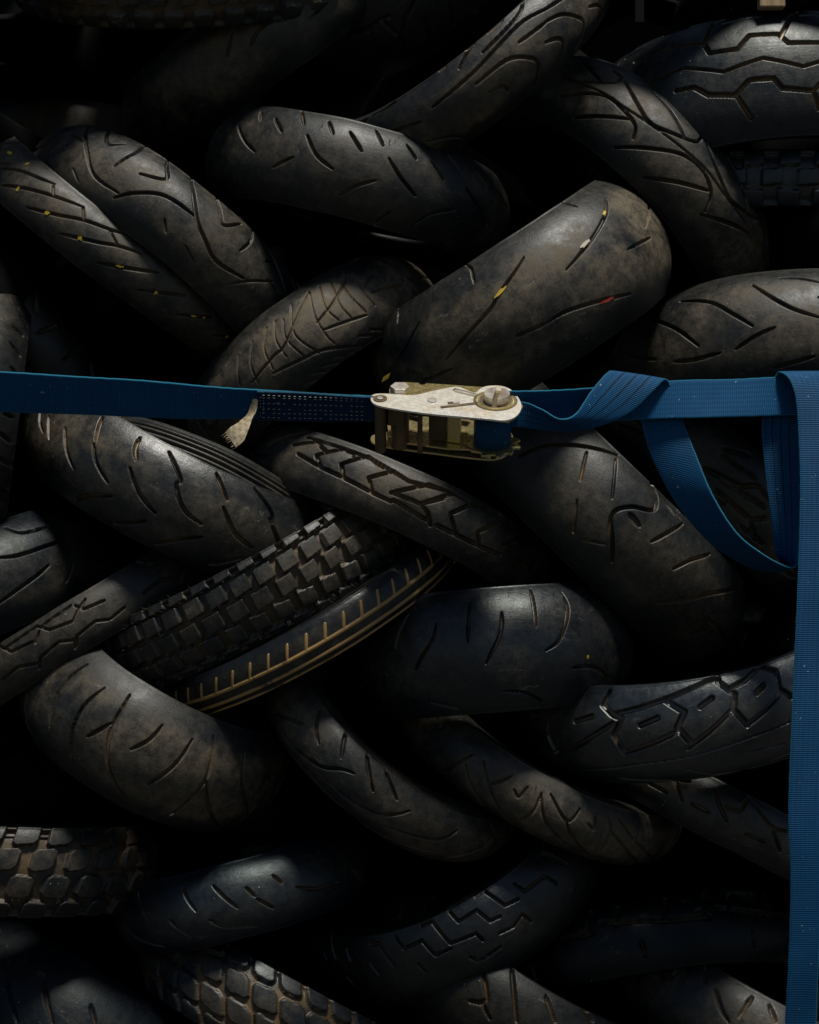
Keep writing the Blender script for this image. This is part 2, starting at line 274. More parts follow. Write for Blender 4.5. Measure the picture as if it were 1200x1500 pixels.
TYRES = [
{"W":0.09,"R":0.2982,"h":0.0158,"C":[-0.3086,0.3285,0.8314],"n":[0.01526,-0.90039,-0.43482],"t":[0.99939,0.0,0.03506],"a":[-0.03157,-0.43509,0.89983],"grooves":[],"period":None,"seed":1,"res":0.002,"u0":-1.15,"u1":1.15,"label":"knobbly tyre in the top left corner, only its lowest blocks lit","dust":0.4536,"gdust":0.3,"rough":0.45,"tone_shade":0.78,"blue":0,"scuff":0.55,"spec":1.12,"flank":1,"hair":None,"dirt":[0.17,0.105,0.042],"group":"motorcycle tyres stacked in the pile","curved":True,"marks":[],"kdepth":0.01,"knobs":[[-0.035,0.0125,0.014,0.044,0.0,0.1,1.93],[-0.0,0.0125,0.014,0.044,0.022,0.1,1.93],[0.035,0.0125,0.014,0.044,0.0,0.1,1.93]]},
{"W":0.13,"R":0.25,"h":0.0312,"C":[-0.2198,0.365,0.7201],"n":[0.11543,-0.98007,-0.16169],"t":[0.81388,0.0,0.58104],"a":[-0.56945,-0.19867,0.79766],"grooves":[[0.0035,0.004,0.4,0,[[-0.0242,0.0686],[-0.1158,0.0677]]],[0.0035,0.004,0.4,0,[[0.0108,0.0346],[-0.0117,0.0393]]],[0.0035,0.004,0.4,0,[[0.0075,0.0097],[-0.0225,0.0058],[-0.0417,-0.0039]]],[0.0035,0.004,0.4,0,[[-0.1608,0.0748],[-0.2033,0.0748]]],[0.0035,0.004,0.4,0,[[0.0367,0.0068],[0.0075,0.0097]]],[0.0035,0.004,0.4,0,[[0.0875,-0.0136],[0.0667,-0.0193],[0.0492,-0.0213]]],[0.0035,0.004,0.4,0,[[-0.0525,0.0261],[-0.0775,0.0029]]],[0.0035,0.004,0.4,0,[[0.065,0.0375],[0.0325,0.028]]]],"period":0.3108,"seed":2,"res":0.0011,"u0":-1.15,"u1":1.15,"label":"tyre with long slanting grooves cut off by the top left edge","dust":0.6048,"gdust":0.3,"rough":0.45,"tone_shade":0.6240000000000001,"blue":0,"scuff":0.55,"spec":1.12,"flank":1,"hair":None,"dirt":[0.17,0.105,0.042],"group":"motorcycle tyres stacked in the pile","curved":True,"marks":[]},
{"W":0.2033,"R":0.224,"h":0.0488,"C":[-0.0103,0.3759,0.8282],"n":[0.17012,-0.9192,-0.35514],"t":[0.90187,0.0,0.43202],"a":[-0.39711,-0.39378,0.829],"grooves":[[0.0035,0.004,0.6,0,[[-0.1135,0.0167],[-0.1523,-0.0045],[-0.1419,-0.0167],[-0.1075,-0.0197],[-0.0836,-0.0152],[-0.0672,-0.0152]]],[0.0035,0.004,0.6,0,[[-0.0806,-0.0167],[-0.0717,-0.0437]]],[0.0035,0.004,0.6,0,[[-0.0276,-0.0106],[-0.0493,-0.0272],[-0.0672,-0.0541],[-0.0739,-0.0975]]],[0.0035,0.004,0.6,0,[[-0.0209,-0.0348],[-0.0299,-0.0819],[-0.0269,-0.1003]]],[0.0035,0.004,0.6,0,[[0.0224,-0.0303],[0.0157,-0.0703]]],[0.0035,0.004,0.6,0,[[0.056,-0.0467],[0.056,-0.0659]]]],"period":0.2283,"seed":3,"res":0.002,"u0":-1.15,"u1":1.15,"label":"very dark tyre with fine curved grooves at the top, between two tyres leaning right","dust":0.0756,"gdust":0.1,"rough":0.45,"tone_shade":0.31200000000000006,"blue":0,"scuff":0.55,"spec":1.12,"flank":1,"hair":None,"dirt":[0.17,0.105,0.042],"group":"motorcycle tyres stacked in the pile","curved":False,"marks":[]},
{"W":0.1028,"R":0.25,"h":0.0263,"C":[0.0774,0.2637,0.6648],"n":[0.226,-0.93474,-0.2742],"t":[0.77167,0.0,0.63602],"a":[-0.59451,-0.35533,0.72131],"grooves":[[0.0035,0.004,0.6,0,[[0.0875,0.0601],[0.0617,0.0491],[-0.0133,0.041]]],[0.0035,0.004,0.6,0,[[0.0992,0.0275],[0.05,0.038],[-0.0417,0.0267],[-0.1142,0.0214]]],[0.0035,0.004,0.6,0,[[0.0833,0.0146],[0.0342,0.0191]]],[0.0035,0.004,0.6,0,[[0.0425,0.0601],[0.0267,0.0601],[0.0125,0.0601]]],[0.0035,0.004,0.6,0,[[-0.0142,0.0601],[-0.0242,0.0601],[-0.0533,0.044]]],[0.0035,0.004,0.6,0,[[-0.08,0.0601],[-0.0692,0.0601],[-0.0783,0.0601]]],[0.0035,0.004,0.6,0,[[-0.0467,0.0123],[0.0058,0.0115],[0.0333,-0.0069],[0.0383,-0.0222],[0.02,-0.0491]]],[0.0035,0.004,0.6,0,[[-0.0383,-0.0077],[-0.0192,-0.013],[-0.0167,-0.0237]]],[0.0035,0.004,0.6,0,[[0.0842,0.0153],[0.1083,0.0084],[0.1267,-0.0061],[0.14,-0.0252],[0.125,-0.0455],[0.1125,-0.0528]]],[0.0035,0.004,0.6,0,[[0.065,-0.0054],[0.0833,-0.013],[0.0892,-0.0237],[0.0742,-0.0447]]],[0.0035,0.004,0.6,0,[[0.1642,-0.0153],[0.1925,-0.0282],[0.2067,-0.0469],[0.1875,-0.0601]]],[0.0035,0.004,0.6,0,[[0.0992,0.0275],[0.1733,0.0138]]],[0.0035,0.004,0.6,0,[[0.0875,0.0601],[0.1483,0.0579]]]],"period":0.3409,"seed":4,"res":0.0011,"u0":-1.15,"u1":1.15,"label":"dusty tyre leaning right at the top centre with hooked and arched grooves","dust":0.756,"gdust":0.5,"rough":0.45,"tone_shade":0.78,"blue":0,"scuff":0.9,"spec":1.12,"flank":1,"hair":None,"dirt":[0.17,0.105,0.042],"group":"motorcycle tyres stacked in the pile","curved":True,"marks":[]},
{"W":0.19,"R":0.28,"h":0.0365,"C":[0.5271,0.3633,0.5615],"n":[-0.01309,-0.9759,0.21784],"t":[0.9982,0.0,0.05996],"a":[-0.05852,0.21823,0.97414],"grooves":[[0.0055,0.006,0.9,0,[[-0.2315,0.0647],[-0.1699,0.0634],[-0.1157,0.0528],[-0.1064,0.031],[-0.0672,0.0282],[-0.0495,0.0488],[-0.0084,0.0461],[0.0037,0.0296],[0.0476,0.0296]]],[0.0055,0.006,0.9,0,[[-0.1157,0.0528],[-0.0989,0.0955],[-0.0709,0.1046]]],[0.0055,0.006,0.9,0,[[-0.0037,0.0447],[0.0196,0.086],[0.0401,0.1046]]],[0.0055,0.006,0.9,0,[[-0.1596,-0.0127],[-0.1325,-0.0156],[-0.1148,-0.031],[-0.0775,-0.0393],[-0.056,-0.0212],[-0.0224,-0.0226],[-0.0112,-0.0379],[0.0327,-0.0434],[0.0457,-0.031]]],[0.0055,0.006,0.9,0,[[-0.0747,-0.042],[-0.0588,-0.0736]]],[0.0055,0.006,0.9,0,[[0.0327,-0.0434],[0.0411,-0.0673]]],[0.0035,0.005,0.9,0,[[-0.0868,0.086],[-0.0289,0.0884]]],[0.0035,0.005,0.9,0,[[-0.1876,0.1046],[-0.1447,0.1046]]],[0.0035,0.005,0.9,0,[[0.0336,0.086],[0.0663,0.092]]],[0.0035,0.005,0.9,0,[[-0.2016,0.0127],[-0.1465,0.0184],[-0.0896,-0.0028],[-0.0345,0.0085],[0.0205,-0.0085],[0.0532,0.0014]]]],"period":0.3178,"seed":5,"res":0.0011,"u0":-1.15,"u1":1.15,"label":"wide road tyre in the top right corner with three zigzag grooves","dust":0.189,"gdust":0.9,"rough":0.37,"tone_shade":0.78,"blue":0.22,"scuff":0.55,"spec":1.12,"flank":1,"hair":None,"dirt":[0.17,0.105,0.042],"group":"motorcycle tyres stacked in the pile","curved":False,"marks":[]},
{"W":0.132,"R":0.2492,"h":0.0348,"C":[0.3443,0.3472,0.4791],"n":[0.09025,-0.99192,0.0892],"t":[0.70296,0.0,-0.71123],"a":[0.70548,0.1269,0.69727],"grooves":[[0.0024,0.0026,1,0,[[-0.2268,-0.0049],[-0.1886,-0.0059],[-0.1437,-0.001],[-0.1038,-0.001],[-0.0532,0.0039],[-0.0091,0.0098],[0.049,0.0167],[0.098,0.0148],[0.1537,0.0187],[0.2118,0.0197]]],[0.004,0.005,0.5,0,[[-0.1321,0.0383],[-0.0789,0.0138],[-0.0507,0.0059],[-0.0241,0.0148],[0.0108,0.0344],[0.0133,0.0538],[0.0025,0.0749]]],[0.004,0.005,0.5,0,[[-0.0889,0.0557],[-0.0457,0.0451],[0.0,0.0265]]],[0.004,0.005,0.5,0,[[-0.2268,-0.001],[-0.1936,-0.0059],[-0.1537,0.0128],[-0.1371,0.0265],[-0.142,0.0441]]],[0.004,0.005,0.5,0,[[-0.2235,0.0344],[-0.1537,0.0128]]],[0.004,0.005,0.5,0,[[-0.1653,0.0451],[-0.1429,0.0422]]],[0.004,0.005,0.5,0,[[0.0183,0.0557],[0.0548,0.0344],[0.1013,0.0187],[0.1337,0.0256],[0.1711,0.0451],[0.1744,0.0673]]],[0.004,0.005,0.5,0,[[0.0631,0.0768],[0.103,0.0586],[0.1479,0.0324]]],[0.004,0.005,0.5,0,[[-0.0208,0.0682],[0.0008,0.0644]]],[0.004,0.005,0.5,0,[[0.1852,0.0778],[0.2235,0.0383]]],[0.004,0.005,0.5,0,[[-0.1969,-0.0363],[-0.1695,-0.0197],[-0.1296,-0.002],[-0.0939,-0.0039],[-0.0648,-0.0108],[-0.0532,-0.0265]]],[0.004,0.005,0.5,0,[[-0.1545,-0.0528],[-0.0756,-0.0089]]],[0.004,0.005,0.5,0,[[-0.0673,-0.0528],[-0.0274,-0.0226],[0.0125,0.0049],[0.0482,0.0118],[0.0797,0.0],[0.0939,-0.0226]]],[0.004,0.005,0.5,0,[[-0.0033,-0.0557],[0.0357,-0.0265],[0.0748,-0.001]]],[0.004,0.005,0.5,0,[[0.0939,-0.0295],[0.1312,-0.0049],[0.1703,0.0138],[0.2002,0.0148],[0.2259,-0.0039]]]],"period":0.4727,"seed":6,"res":0.0011,"u0":-1.15,"u1":1.15,"label":"arched tyre below the top right one with leaf-shaped lobes along a thin centre line","dust":0.8316,"gdust":0.3,"rough":0.45,"tone_shade":0.78,"blue":0,"scuff":0.55,"spec":1.12,"flank":1,"hair":None,"dirt":[0.17,0.105,0.042],"group":"motorcycle tyres stacked in the pile","curved":True,"marks":[]},
{"W":0.0808,"R":0.2782,"h":0.0129,"C":[0.5605,0.4077,0.487],"n":[-0.00117,-0.99827,-0.05875],"t":[0.9998,0.0,-0.01984],"a":[0.0198,-0.05876,0.99808],"grooves":[],"period":None,"seed":7,"res":0.002,"u0":-1.15,"u1":1.15,"label":"knobbly tyre sunk in the gap at the upper right edge","dust":0.1512,"gdust":0.15,"rough":0.35000000000000003,"tone_shade":0.78,"blue":0.4,"scuff":0.55,"spec":1.12,"flank":1,"hair":None,"dirt":[0.17,0.105,0.042],"group":"motorcycle tyres stacked in the pile","curved":True,"marks":[],"kdepth":0.01,"knobs":[[-0.03,0.012,0.0155,0.052,0.0,0,1.93],[0,0.012,0.0155,0.052,0.026,0,1.93],[0.03,0.012,0.0155,0.052,0.0,0,1.93]]},
{"W":0.1178,"R":0.2562,"h":0.0311,"C":[-0.357,0.3011,0.3747],"n":[0.12196,-0.98007,0.15683],"t":[0.78938,0.0,-0.61391],"a":[0.60167,0.19867,0.77364],"grooves":[[0.0038,0.0045,0.5,0,[[-0.2434,0.0643],[-0.1921,0.0263],[-0.1597,0.0035],[-0.1196,-0.0237],[-0.0717,-0.0263]]],[0.0038,0.0045,0.5,0,[[-0.1623,0.0694],[-0.1819,0.0635],[-0.1426,0.0281],[-0.1238,0.0446]]],[0.0038,0.0045,0.5,0,[[-0.1067,0.0694],[-0.0965,0.042],[-0.1008,0.0026]]],[0.0038,0.0045,0.5,0,[[-0.0581,0.0694],[-0.0487,0.0549],[-0.0316,0.0307],[-0.0632,0.0132]]],[0.0038,0.0045,0.5,0,[[-0.0734,-0.035],[-0.0487,-0.0123],[-0.0137,0.0088],[0.035,0.0123]]],[0.0038,0.0045,0.5,0,[[-0.0102,0.0694],[0.006,0.0472],[0.0359,0.0132],[0.0632,-0.0035],[0.0956,-0.0158],[0.1409,-0.0062]]],[0.0038,0.0045,0.5,0,[[0.0401,0.0694],[0.0547,0.0506],[0.0717,0.0315],[0.0922,0.0592]]],[0.0038,0.0045,0.5,0,[[0.1153,0.0694],[0.1179,0.0446],[0.1119,0.0193]]],[0.0038,0.0045,0.5,0,[[0.1554,0.0385],[0.1699,0.0523]]],[0.002,0.0025,0.5,0,[[-0.2306,0.0193],[-0.1776,0.0132]]],[0.002,0.0025,0.5,0,[[0.0495,-0.0281],[0.0743,-0.0376]]],[0.002,0.0025,0.5,0,[[0.1298,-0.0281],[0.1512,-0.0018],[0.181,0.0228]]],[0.002,0.0025,0.5,0,[[-0.1623,-0.0289],[-0.1426,-0.042]]],[0.002,0.0025,0.5,0,[[0.0051,-0.0184],[0.0171,-0.0307]]]],"period":0.4444,"seed":8,"res":0.0011,"u0":-1.15,"u1":1.15,"label":"tyre leaning left in the upper left with V-shaped hook grooves","dust":0.6804,"gdust":0.2,"rough":0.45,"tone_shade":0.78,"blue":0,"scuff":0.55,"spec":1.12,"flank":0.6,"hair":None,"dirt":[0.17,0.105,0.042],"group":"motorcycle tyres stacked in the pile","curved":True,"marks":[]},
{"W":0.082,"R":0.285,"h":0.0216,"C":[-0.4147,0.3436,0.3899],"n":[-0.05947,-0.99519,-0.07789],"t":[0.79483,0.0,-0.60683],"a":[0.60391,-0.098,0.791],"grooves":[[0.0032,0.004,0.4,0,[[-0.1121,-0.0201],[-0.0655,-0.0012],[-0.0294,0.0165],[0.0114,0.0316],[0.0409,0.0471]]],[0.0032,0.004,0.4,0,[[-0.0446,-0.0183],[0.0048,0.0037],[0.0295,0.0171],[0.0608,0.028]]],[0.0032,0.004,0.4,0,[[0.02,-0.0195],[0.058,0.0],[0.096,0.0207]]],[0.0032,0.004,0.4,0,[[0.0865,-0.0165],[0.1093,-0.0031],[0.1463,0.0171]]],[0.0032,0.004,0.4,0,[[0.152,-0.0128],[0.1995,0.0134]]],[0.0032,0.004,0.4,0,[[0.2176,-0.0092],[0.2584,0.0122]]],[0.0032,0.004,0.4,0,[[-0.1757,-0.0195],[-0.1282,0.0012],[-0.0864,0.0171],[-0.0465,0.031]]],[0.0032,0.004,0.4,0,[[-0.1976,-0.0024],[-0.1605,0.0141],[-0.1244,0.0244],[-0.1026,0.0316]]],[0.002,0.003,0.9,0,[[-0.0446,0.0316],[-0.0304,0.0171]]],[0.002,0.003,0.9,0,[[0.0076,0.028],[0.0295,0.0171]]],[0.002,0.003,0.9,0,[[-0.1016,0.028],[-0.0883,0.0165]]]],"period":0.476,"seed":9,"res":0.0011,"u0":-1.15,"u1":1.15,"label":"slim tyre at the upper left edge with yellow flecks in its slanting grooves","dust":0.6804,"gdust":0.35,"rough":0.45,"tone_shade":0.78,"blue":0,"scuff":0.55,"spec":1.12,"flank":0.6,"hair":None,"dirt":[0.17,0.105,0.042],"group":"motorcycle tyres stacked in the pile","curved":True,"marks":[[-0.0788,-0.0073,0.0045,0.0024,0.484,[0.45,0.33,0.03]],[-0.019,-0.0067,0.003,0.0026,0.911,[0.45,0.33,0.03]],[-0.0152,-0.0073,0.0018,0.001,0.966,[0.45,0.33,0.03]],[0.0465,-0.0049,0.005,0.0018,0.359,[0.45,0.33,0.03]],[0.0513,-0.0024,0.0015,0.001,0.644,[0.45,0.33,0.03]],[0.1083,-0.0043,0.0038,0.0026,1.238,[0.45,0.33,0.03]],[0.172,-0.0006,0.0042,0.0016,0.399,[0.45,0.33,0.03]],[0.1862,0.0055,0.002,0.001,0.576,[0.45,0.33,0.03]],[0.2366,0.0012,0.0022,0.0018,0.584,[0.45,0.33,0.03]],[-0.209,0.0232,0.006,0.003,0.206,[0.45,0.33,0.03]],[-0.1425,-0.0079,0.004,0.0026,1.408,[0.45,0.33,0.03]],[-0.1643,0.0286,0.004,0.002,1.232,[0.45,0.33,0.03]]]},
{"W":0.092,"R":0.2537,"h":0.0221,"C":[-0.621,0.3898,0.238],"n":[0.24854,-0.94507,0.21231],"t":[0.64951,0.0,-0.76035],"a":[0.71858,0.32687,0.61383],"grooves":[[0.004,0.004,0.4,0,[[-0.044,0.0089],[-0.0372,0.0529]]],[0.004,0.004,0.4,0,[[-0.0093,0.0467],[0.0237,0.0178]]],[0.004,0.004,0.4,0,[[-0.0956,0.0007],[-0.0888,0.0318]]]],"period":0.1393,"seed":10,"res":0.002,"u0":-1.15,"u1":1.15,"label":"partly shaded tyre at the left edge, below the slim one with yellow flecks","dust":0.168,"gdust":0.3,"rough":0.45,"tone_shade":0.31200000000000006,"blue":0,"scuff":0.55,"spec":1.12,"flank":1,"hair":None,"dirt":[0.17,0.105,0.042],"group":"motorcycle tyres stacked in the pile","curved":True,"marks":[]},
{"W":0.132,"R":0.2288,"h":0.0317,"C":[-0.0764,0.2687,0.4733],"n":[-0.00583,-0.99971,-0.02328],"t":[0.97001,0.0,-0.24308],"a":[0.24301,-0.024,0.96973],"grooves":[[0.0036,0.0045,0.4,0,[[-0.1396,0.0494],[-0.1136,0.0274]]],[0.0036,0.0045,0.4,0,[[-0.1068,0.0733],[-0.0862,0.0456]]],[0.0036,0.0045,0.4,0,[[-0.0526,0.0606],[-0.0381,0.039]]],[0.0036,0.0045,0.4,0,[[-0.016,0.0494],[0.0076,0.0235]]],[0.0036,0.0045,0.4,0,[[0.0206,0.067],[0.0351,0.0409]]],[0.0036,0.0045,0.4,0,[[0.0702,0.0541],[0.0854,0.0352]]],[0.0036,0.0045,0.4,0,[[0.1106,0.039],[0.1319,0.0187]]],[0.0036,0.0045,0.4,0,[[0.1419,0.0606],[0.1594,0.0409]]],[0.0036,0.0045,0.4,0,[[0.1983,0.0513],[0.2212,0.0303]]],[0.0036,0.0045,0.4,0,[[0.2601,0.0361],[0.3036,0.0226]]],[0.0036,0.0045,0.4,0,[[-0.074,0.0294],[-0.0519,0.0039],[-0.0252,-0.0098]]],[0.0036,0.0045,0.4,0,[[0.0465,0.0245],[0.0679,0.003],[0.0946,-0.0148]]],[0.0036,0.0045,0.4,0,[[0.1739,0.0196],[0.2372,-0.0157]]],[0.0036,0.0045,0.4,0,[[-0.2105,0.0323],[-0.1777,0.0089],[-0.1495,-0.0059]]],[0.0036,0.0045,0.4,0,[[-0.302,0.0466],[-0.2853,0.0352]]],[0.0036,0.0045,0.4,0,[[-0.183,0.0615],[-0.1632,0.0418]]],[0.0028,0.0035,0.4,0,[[-0.1136,-0.0235],[-0.0839,-0.0049]]],[0.0028,0.0035,0.4,0,[[-0.0084,-0.0428],[0.0099,-0.0255],[0.0351,-0.0108]]],[0.0028,0.0035,0.4,0,[[0.1114,-0.0522],[0.1289,-0.0303],[0.1632,-0.0148]]],[0.0028,0.0035,0.4,0,[[0.0526,-0.0724],[0.0686,-0.0456]]]],"period":0.6256,"seed":11,"res":0.0011,"u0":-1.15,"u1":1.15,"label":"smooth tyre in the upper centre with short slanted slots along its top edge","dust":0.4536,"gdust":0.6,"rough":0.45,"tone_shade":0.78,"blue":0,"scuff":0.8,"spec":1.12,"flank":1,"hair":[12,[0.05]],"dirt":[0.17,0.105,0.042],"group":"motorcycle tyres stacked in the pile","curved":True,"marks":[]},
{"W":0.122,"R":0.215,"h":0.0322,"C":[-0.1406,0.2726,0.2122],"n":[-0.09162,-0.98877,0.11805],"t":[0.78999,0.0,0.61312],"a":[-0.60623,0.14944,0.78112],"grooves":[[0.0026,0.003,0.5,0,[[0.0624,0.047],[-0.0086,0.0009],[-0.0365,-0.0036],[-0.0824,-0.0109]]],[0.0026,0.003,0.5,0,[[0.1269,0.0345],[0.0796,0.0091],[0.0401,-0.0036]]],[0.0026,0.003,0.5,0,[[0.1627,0.0191],[0.1319,0.0046]]],[0.0026,0.003,0.5,0,[[0.2,-0.0155],[0.1355,-0.0073]]],[0.0026,0.003,0.5,0,[[0.1089,-0.0318],[0.0781,-0.0254],[0.0423,-0.0173]]],[0.0026,0.003,0.5,0,[[-0.0516,-0.0209],[-0.0072,-0.0318],[0.0244,-0.039],[0.0781,-0.0666]]],[0.0015,0.002,0.9,0,[[0.0287,0.0435],[0.0057,0.0018],[0.0172,-0.039]]],[0.0015,0.002,0.9,0,[[0.0631,0.0461],[0.0444,0.0091],[0.0401,-0.0236],[0.0437,-0.0408]]],[0.0015,0.002,0.9,0,[[0.0796,0.0435],[0.0631,0.0082],[0.0674,-0.0182]]],[0.0015,0.002,0.9,0,[[0.1003,0.0444],[0.0831,0.0027],[0.086,-0.0263]]],[0.0015,0.002,0.9,0,[[0.1097,0.0345],[0.1032,0.0036],[0.1104,-0.0282]]],[0.0015,0.002,0.9,0,[[0.1362,0.0345],[0.1247,-0.0009],[0.129,-0.0254]]],[0.0015,0.002,0.9,0,[[-0.0043,0.0381],[-0.0193,0.0136],[-0.0222,-0.0155]]],[0.0015,0.002,0.9,0,[[0.0065,0.0318],[-0.0072,0.0036],[-0.0022,-0.0318]]],[0.0015,0.002,0.9,0,[[-0.0201,0.0381],[-0.0394,0.0146],[-0.0473,-0.0164]]],[0.0015,0.002,0.9,0,[[-0.048,0.0354],[-0.0666,0.0127],[-0.0767,-0.0164]]],[0.0015,0.002,0.9,0,[[-0.0767,0.0336],[-0.091,0.0146],[-0.1003,-0.0018]]],[0.0015,0.002,0.9,0,[[-0.0279,-0.063],[-0.0057,-0.0719]]],[0.0015,0.002,0.9,0,[[-0.01,-0.0568],[0.0115,-0.071]]],[0.0015,0.002,0.9,0,[[0.01,-0.0586],[0.038,-0.0719]]],[0.0015,0.002,0.9,0,[[0.0294,-0.0568],[0.0452,-0.0648]]],[0.0015,0.002,0.9,0,[[0.0839,-0.0524],[0.1025,-0.0604]]],[0.0015,0.002,0.9,0,[[0.1054,-0.0524],[0.124,-0.0613]]]],"period":0.3203,"seed":12,"res":0.0011,"u0":-1.15,"u1":1.15,"label":"small brownish tyre above the strap covered in fine crossing sipes","dust":0.9828000000000001,"gdust":0.4,"rough":0.45,"tone_shade":0.78,"blue":0,"scuff":0.55,"spec":1.12,"flank":1,"hair":None,"dirt":[0.17,0.105,0.042],"group":"motorcycle tyres stacked in the pile","curved":True,"marks":[]},
{"W":0.188,"R":0.235,"h":0.0481,"C":[0.1593,0.2038,0.2957],"n":[0.05473,-0.99496,-0.08402],"t":[0.83788,0.0,0.54585],"a":[-0.5431,-0.10027,0.83366],"grooves":[[0.0034,0.004,0.3,0,[[-0.065,0.1099],[-0.0587,0.0979],[-0.0635,0.0722]]],[0.0034,0.004,0.3,0,[[0.0165,0.064],[-0.0078,0.053],[-0.0376,0.0405],[-0.0619,0.028],[-0.0979,0.0182],[-0.1535,0.0028]]],[0.0034,0.004,0.3,0,[[-0.0078,-0.028],[-0.0509,-0.021]]],[0.0034,0.004,0.3,0,[[0.1974,0.0668],[0.1661,0.0502],[0.1175,0.0336],[0.0823,0.0238],[0.0533,0.0168]]],[0.0034,0.004,0.3,0,[[0.2154,-0.0126],[0.1543,-0.007]]],[0.0034,0.004,0.3,0,[[0.1277,-0.0613],[0.0893,-0.0489],[0.0533,-0.0378],[0.0204,-0.0294],[-0.0078,-0.028]]],[0.0034,0.004,0.3,0,[[0.1426,0.1099],[0.1457,0.0858]]]],"period":0.3889,"seed":13,"res":0.0011,"u0":-1.15,"u1":1.15,"label":"widest nearly bald tyre above the ratchet with yellow and red flecks in its cuts","dust":0.9072,"gdust":0.4,"rough":0.43,"tone_shade":0.78,"blue":0,"scuff":1,"spec":1.12,"flank":1,"hair":None,"dirt":[0.17,0.105,0.042],"group":"motorcycle tyres stacked in the pile","curved":True,"marks":[[0.1661,0.053,0.006,0.0022,0.315,[0.45,0.33,0.03]],[-0.0376,0.0405,0.011,0.003,0.249,[0.45,0.33,0.03]],[0.0854,-0.0489,0.013,0.0028,-0.184,[0.5,0.05,0.03]],[0.1003,0.0322,0.012,0.0028,0.197,[0.35,0.33,0.28]]]},
{"W":0.1752,"R":0.2772,"h":0.0448,"C":[0.5646,0.285,0.1834],"n":[0.00733,-0.95606,0.29308],"t":[0.99969,0.0,-0.025],"a":[0.0239,0.29317,0.95576],"grooves":[[0.0038,0.0045,0.4,0,[[-0.2208,0.0584],[-0.1672,0.0391],[-0.1321,0.0118],[-0.1053,-0.0105]]],[0.0038,0.0045,0.4,0,[[-0.1063,0.0596],[-0.0767,0.0287],[-0.0499,0.0091],[-0.0166,-0.0039]]],[0.0038,0.0045,0.4,0,[[-0.0665,0.0711],[-0.0397,0.0673],[-0.012,0.0571]]],[0.0038,0.0045,0.4,0,[[-0.2901,0.0545],[-0.2227,0.0118],[-0.1848,-0.0248]]],[0.0038,0.0045,0.4,0,[[-0.0758,-0.0157],[-0.1016,-0.0248],[-0.1312,-0.0391]]],[0.0038,0.0045,0.4,0,[[-0.1543,-0.0404],[-0.1949,-0.0417],[-0.2282,-0.0365]]],[0.0038,0.0045,0.4,0,[[-0.0231,-0.0571],[-0.048,-0.0635],[-0.0813,-0.0711]]],[0.0038,0.0045,0.4,0,[[-0.3631,0.0274],[-0.3132,-0.0026],[-0.2596,-0.0248]]]],"period":0.3711,"seed":14,"res":0.0011,"u0":-1.15,"u1":1.15,"label":"grey tyre at the right edge just above the blue strap, with long sweeping grooves","dust":0.6804,"gdust":0.2,"rough":0.45,"tone_shade":0.78,"blue":0,"scuff":0.55,"spec":1.12,"flank":1,"hair":None,"dirt":[0.17,0.105,0.042],"group":"motorcycle tyres stacked in the pile","curved":True,"marks":[]},
{"W":0.1378,"R":0.2786,"h":0.0309,"C":[-0.3116,0.2961,0.0449],"n":[-0.05972,-0.99092,-0.12045],"t":[0.89592,0.0,-0.44423],"a":[0.44019,-0.13444,0.88778],"grooves":[[0.0044,0.005,0.5,0,[[-0.2415,0.0185],[-0.2145,-0.0062]]],[0.0044,0.005,0.5,0,[[-0.1941,0.0195],[-0.1709,-0.0051],[-0.1467,-0.0215]]],[0.0044,0.005,0.5,0,[[-0.1532,0.0617],[-0.1402,0.0396],[-0.131,0.0256]]],[0.0044,0.005,0.5,0,[[-0.1337,0.0235],[-0.1152,0.0041],[-0.0854,-0.0123]]],[0.0044,0.005,0.5,0,[[-0.0808,0.0654],[-0.0752,0.0474],[-0.0641,0.0346]]],[0.0044,0.005,0.5,0,[[-0.0659,0.0205],[-0.0381,-0.0041],[-0.0065,-0.0185]]],[0.0044,0.005,0.5,0,[[-0.0306,0.0673],[-0.0111,0.0522],[0.0046,0.0376],[0.0028,0.0276],[0.0269,0.0031],[0.0557,-0.0041]]],[0.0044,0.005,0.5,0,[[0.0464,0.07],[0.0743,0.0405]]],[0.0044,0.005,0.5,0,[[0.0734,0.0286],[0.1012,0.0031],[0.1347,-0.0082]]],[0.0044,0.005,0.5,0,[[0.1087,0.0727],[0.1402,0.0503],[0.1495,0.0336]]],[0.0044,0.005,0.5,0,[[0.1421,0.0386],[0.1718,0.0082],[0.2025,-0.0041]]],[0.0044,0.005,0.5,0,[[-0.1375,-0.0673],[-0.1087,-0.0455],[-0.0734,-0.0266]]],[0.0044,0.005,0.5,0,[[-0.0604,-0.0682],[-0.0149,-0.0356]]],[0.0044,0.005,0.5,0,[[0.0093,-0.0673],[0.0381,-0.0386],[0.065,-0.0205]]],[0.0044,0.005,0.5,0,[[0.0938,-0.0579],[0.1272,-0.0276]]]],"period":0.464,"seed":15,"res":0.0011,"u0":-1.15,"u1":1.15,"label":"fat tyre just below the left strap with many short kinked slots","dust":0.5292,"gdust":0.9,"rough":0.35000000000000003,"tone_shade":0.78,"blue":0,"scuff":0.8,"spec":1.344,"flank":1,"hair":None,"dirt":[0.17,0.105,0.042],"group":"motorcycle tyres stacked in the pile","curved":True,"marks":[]},
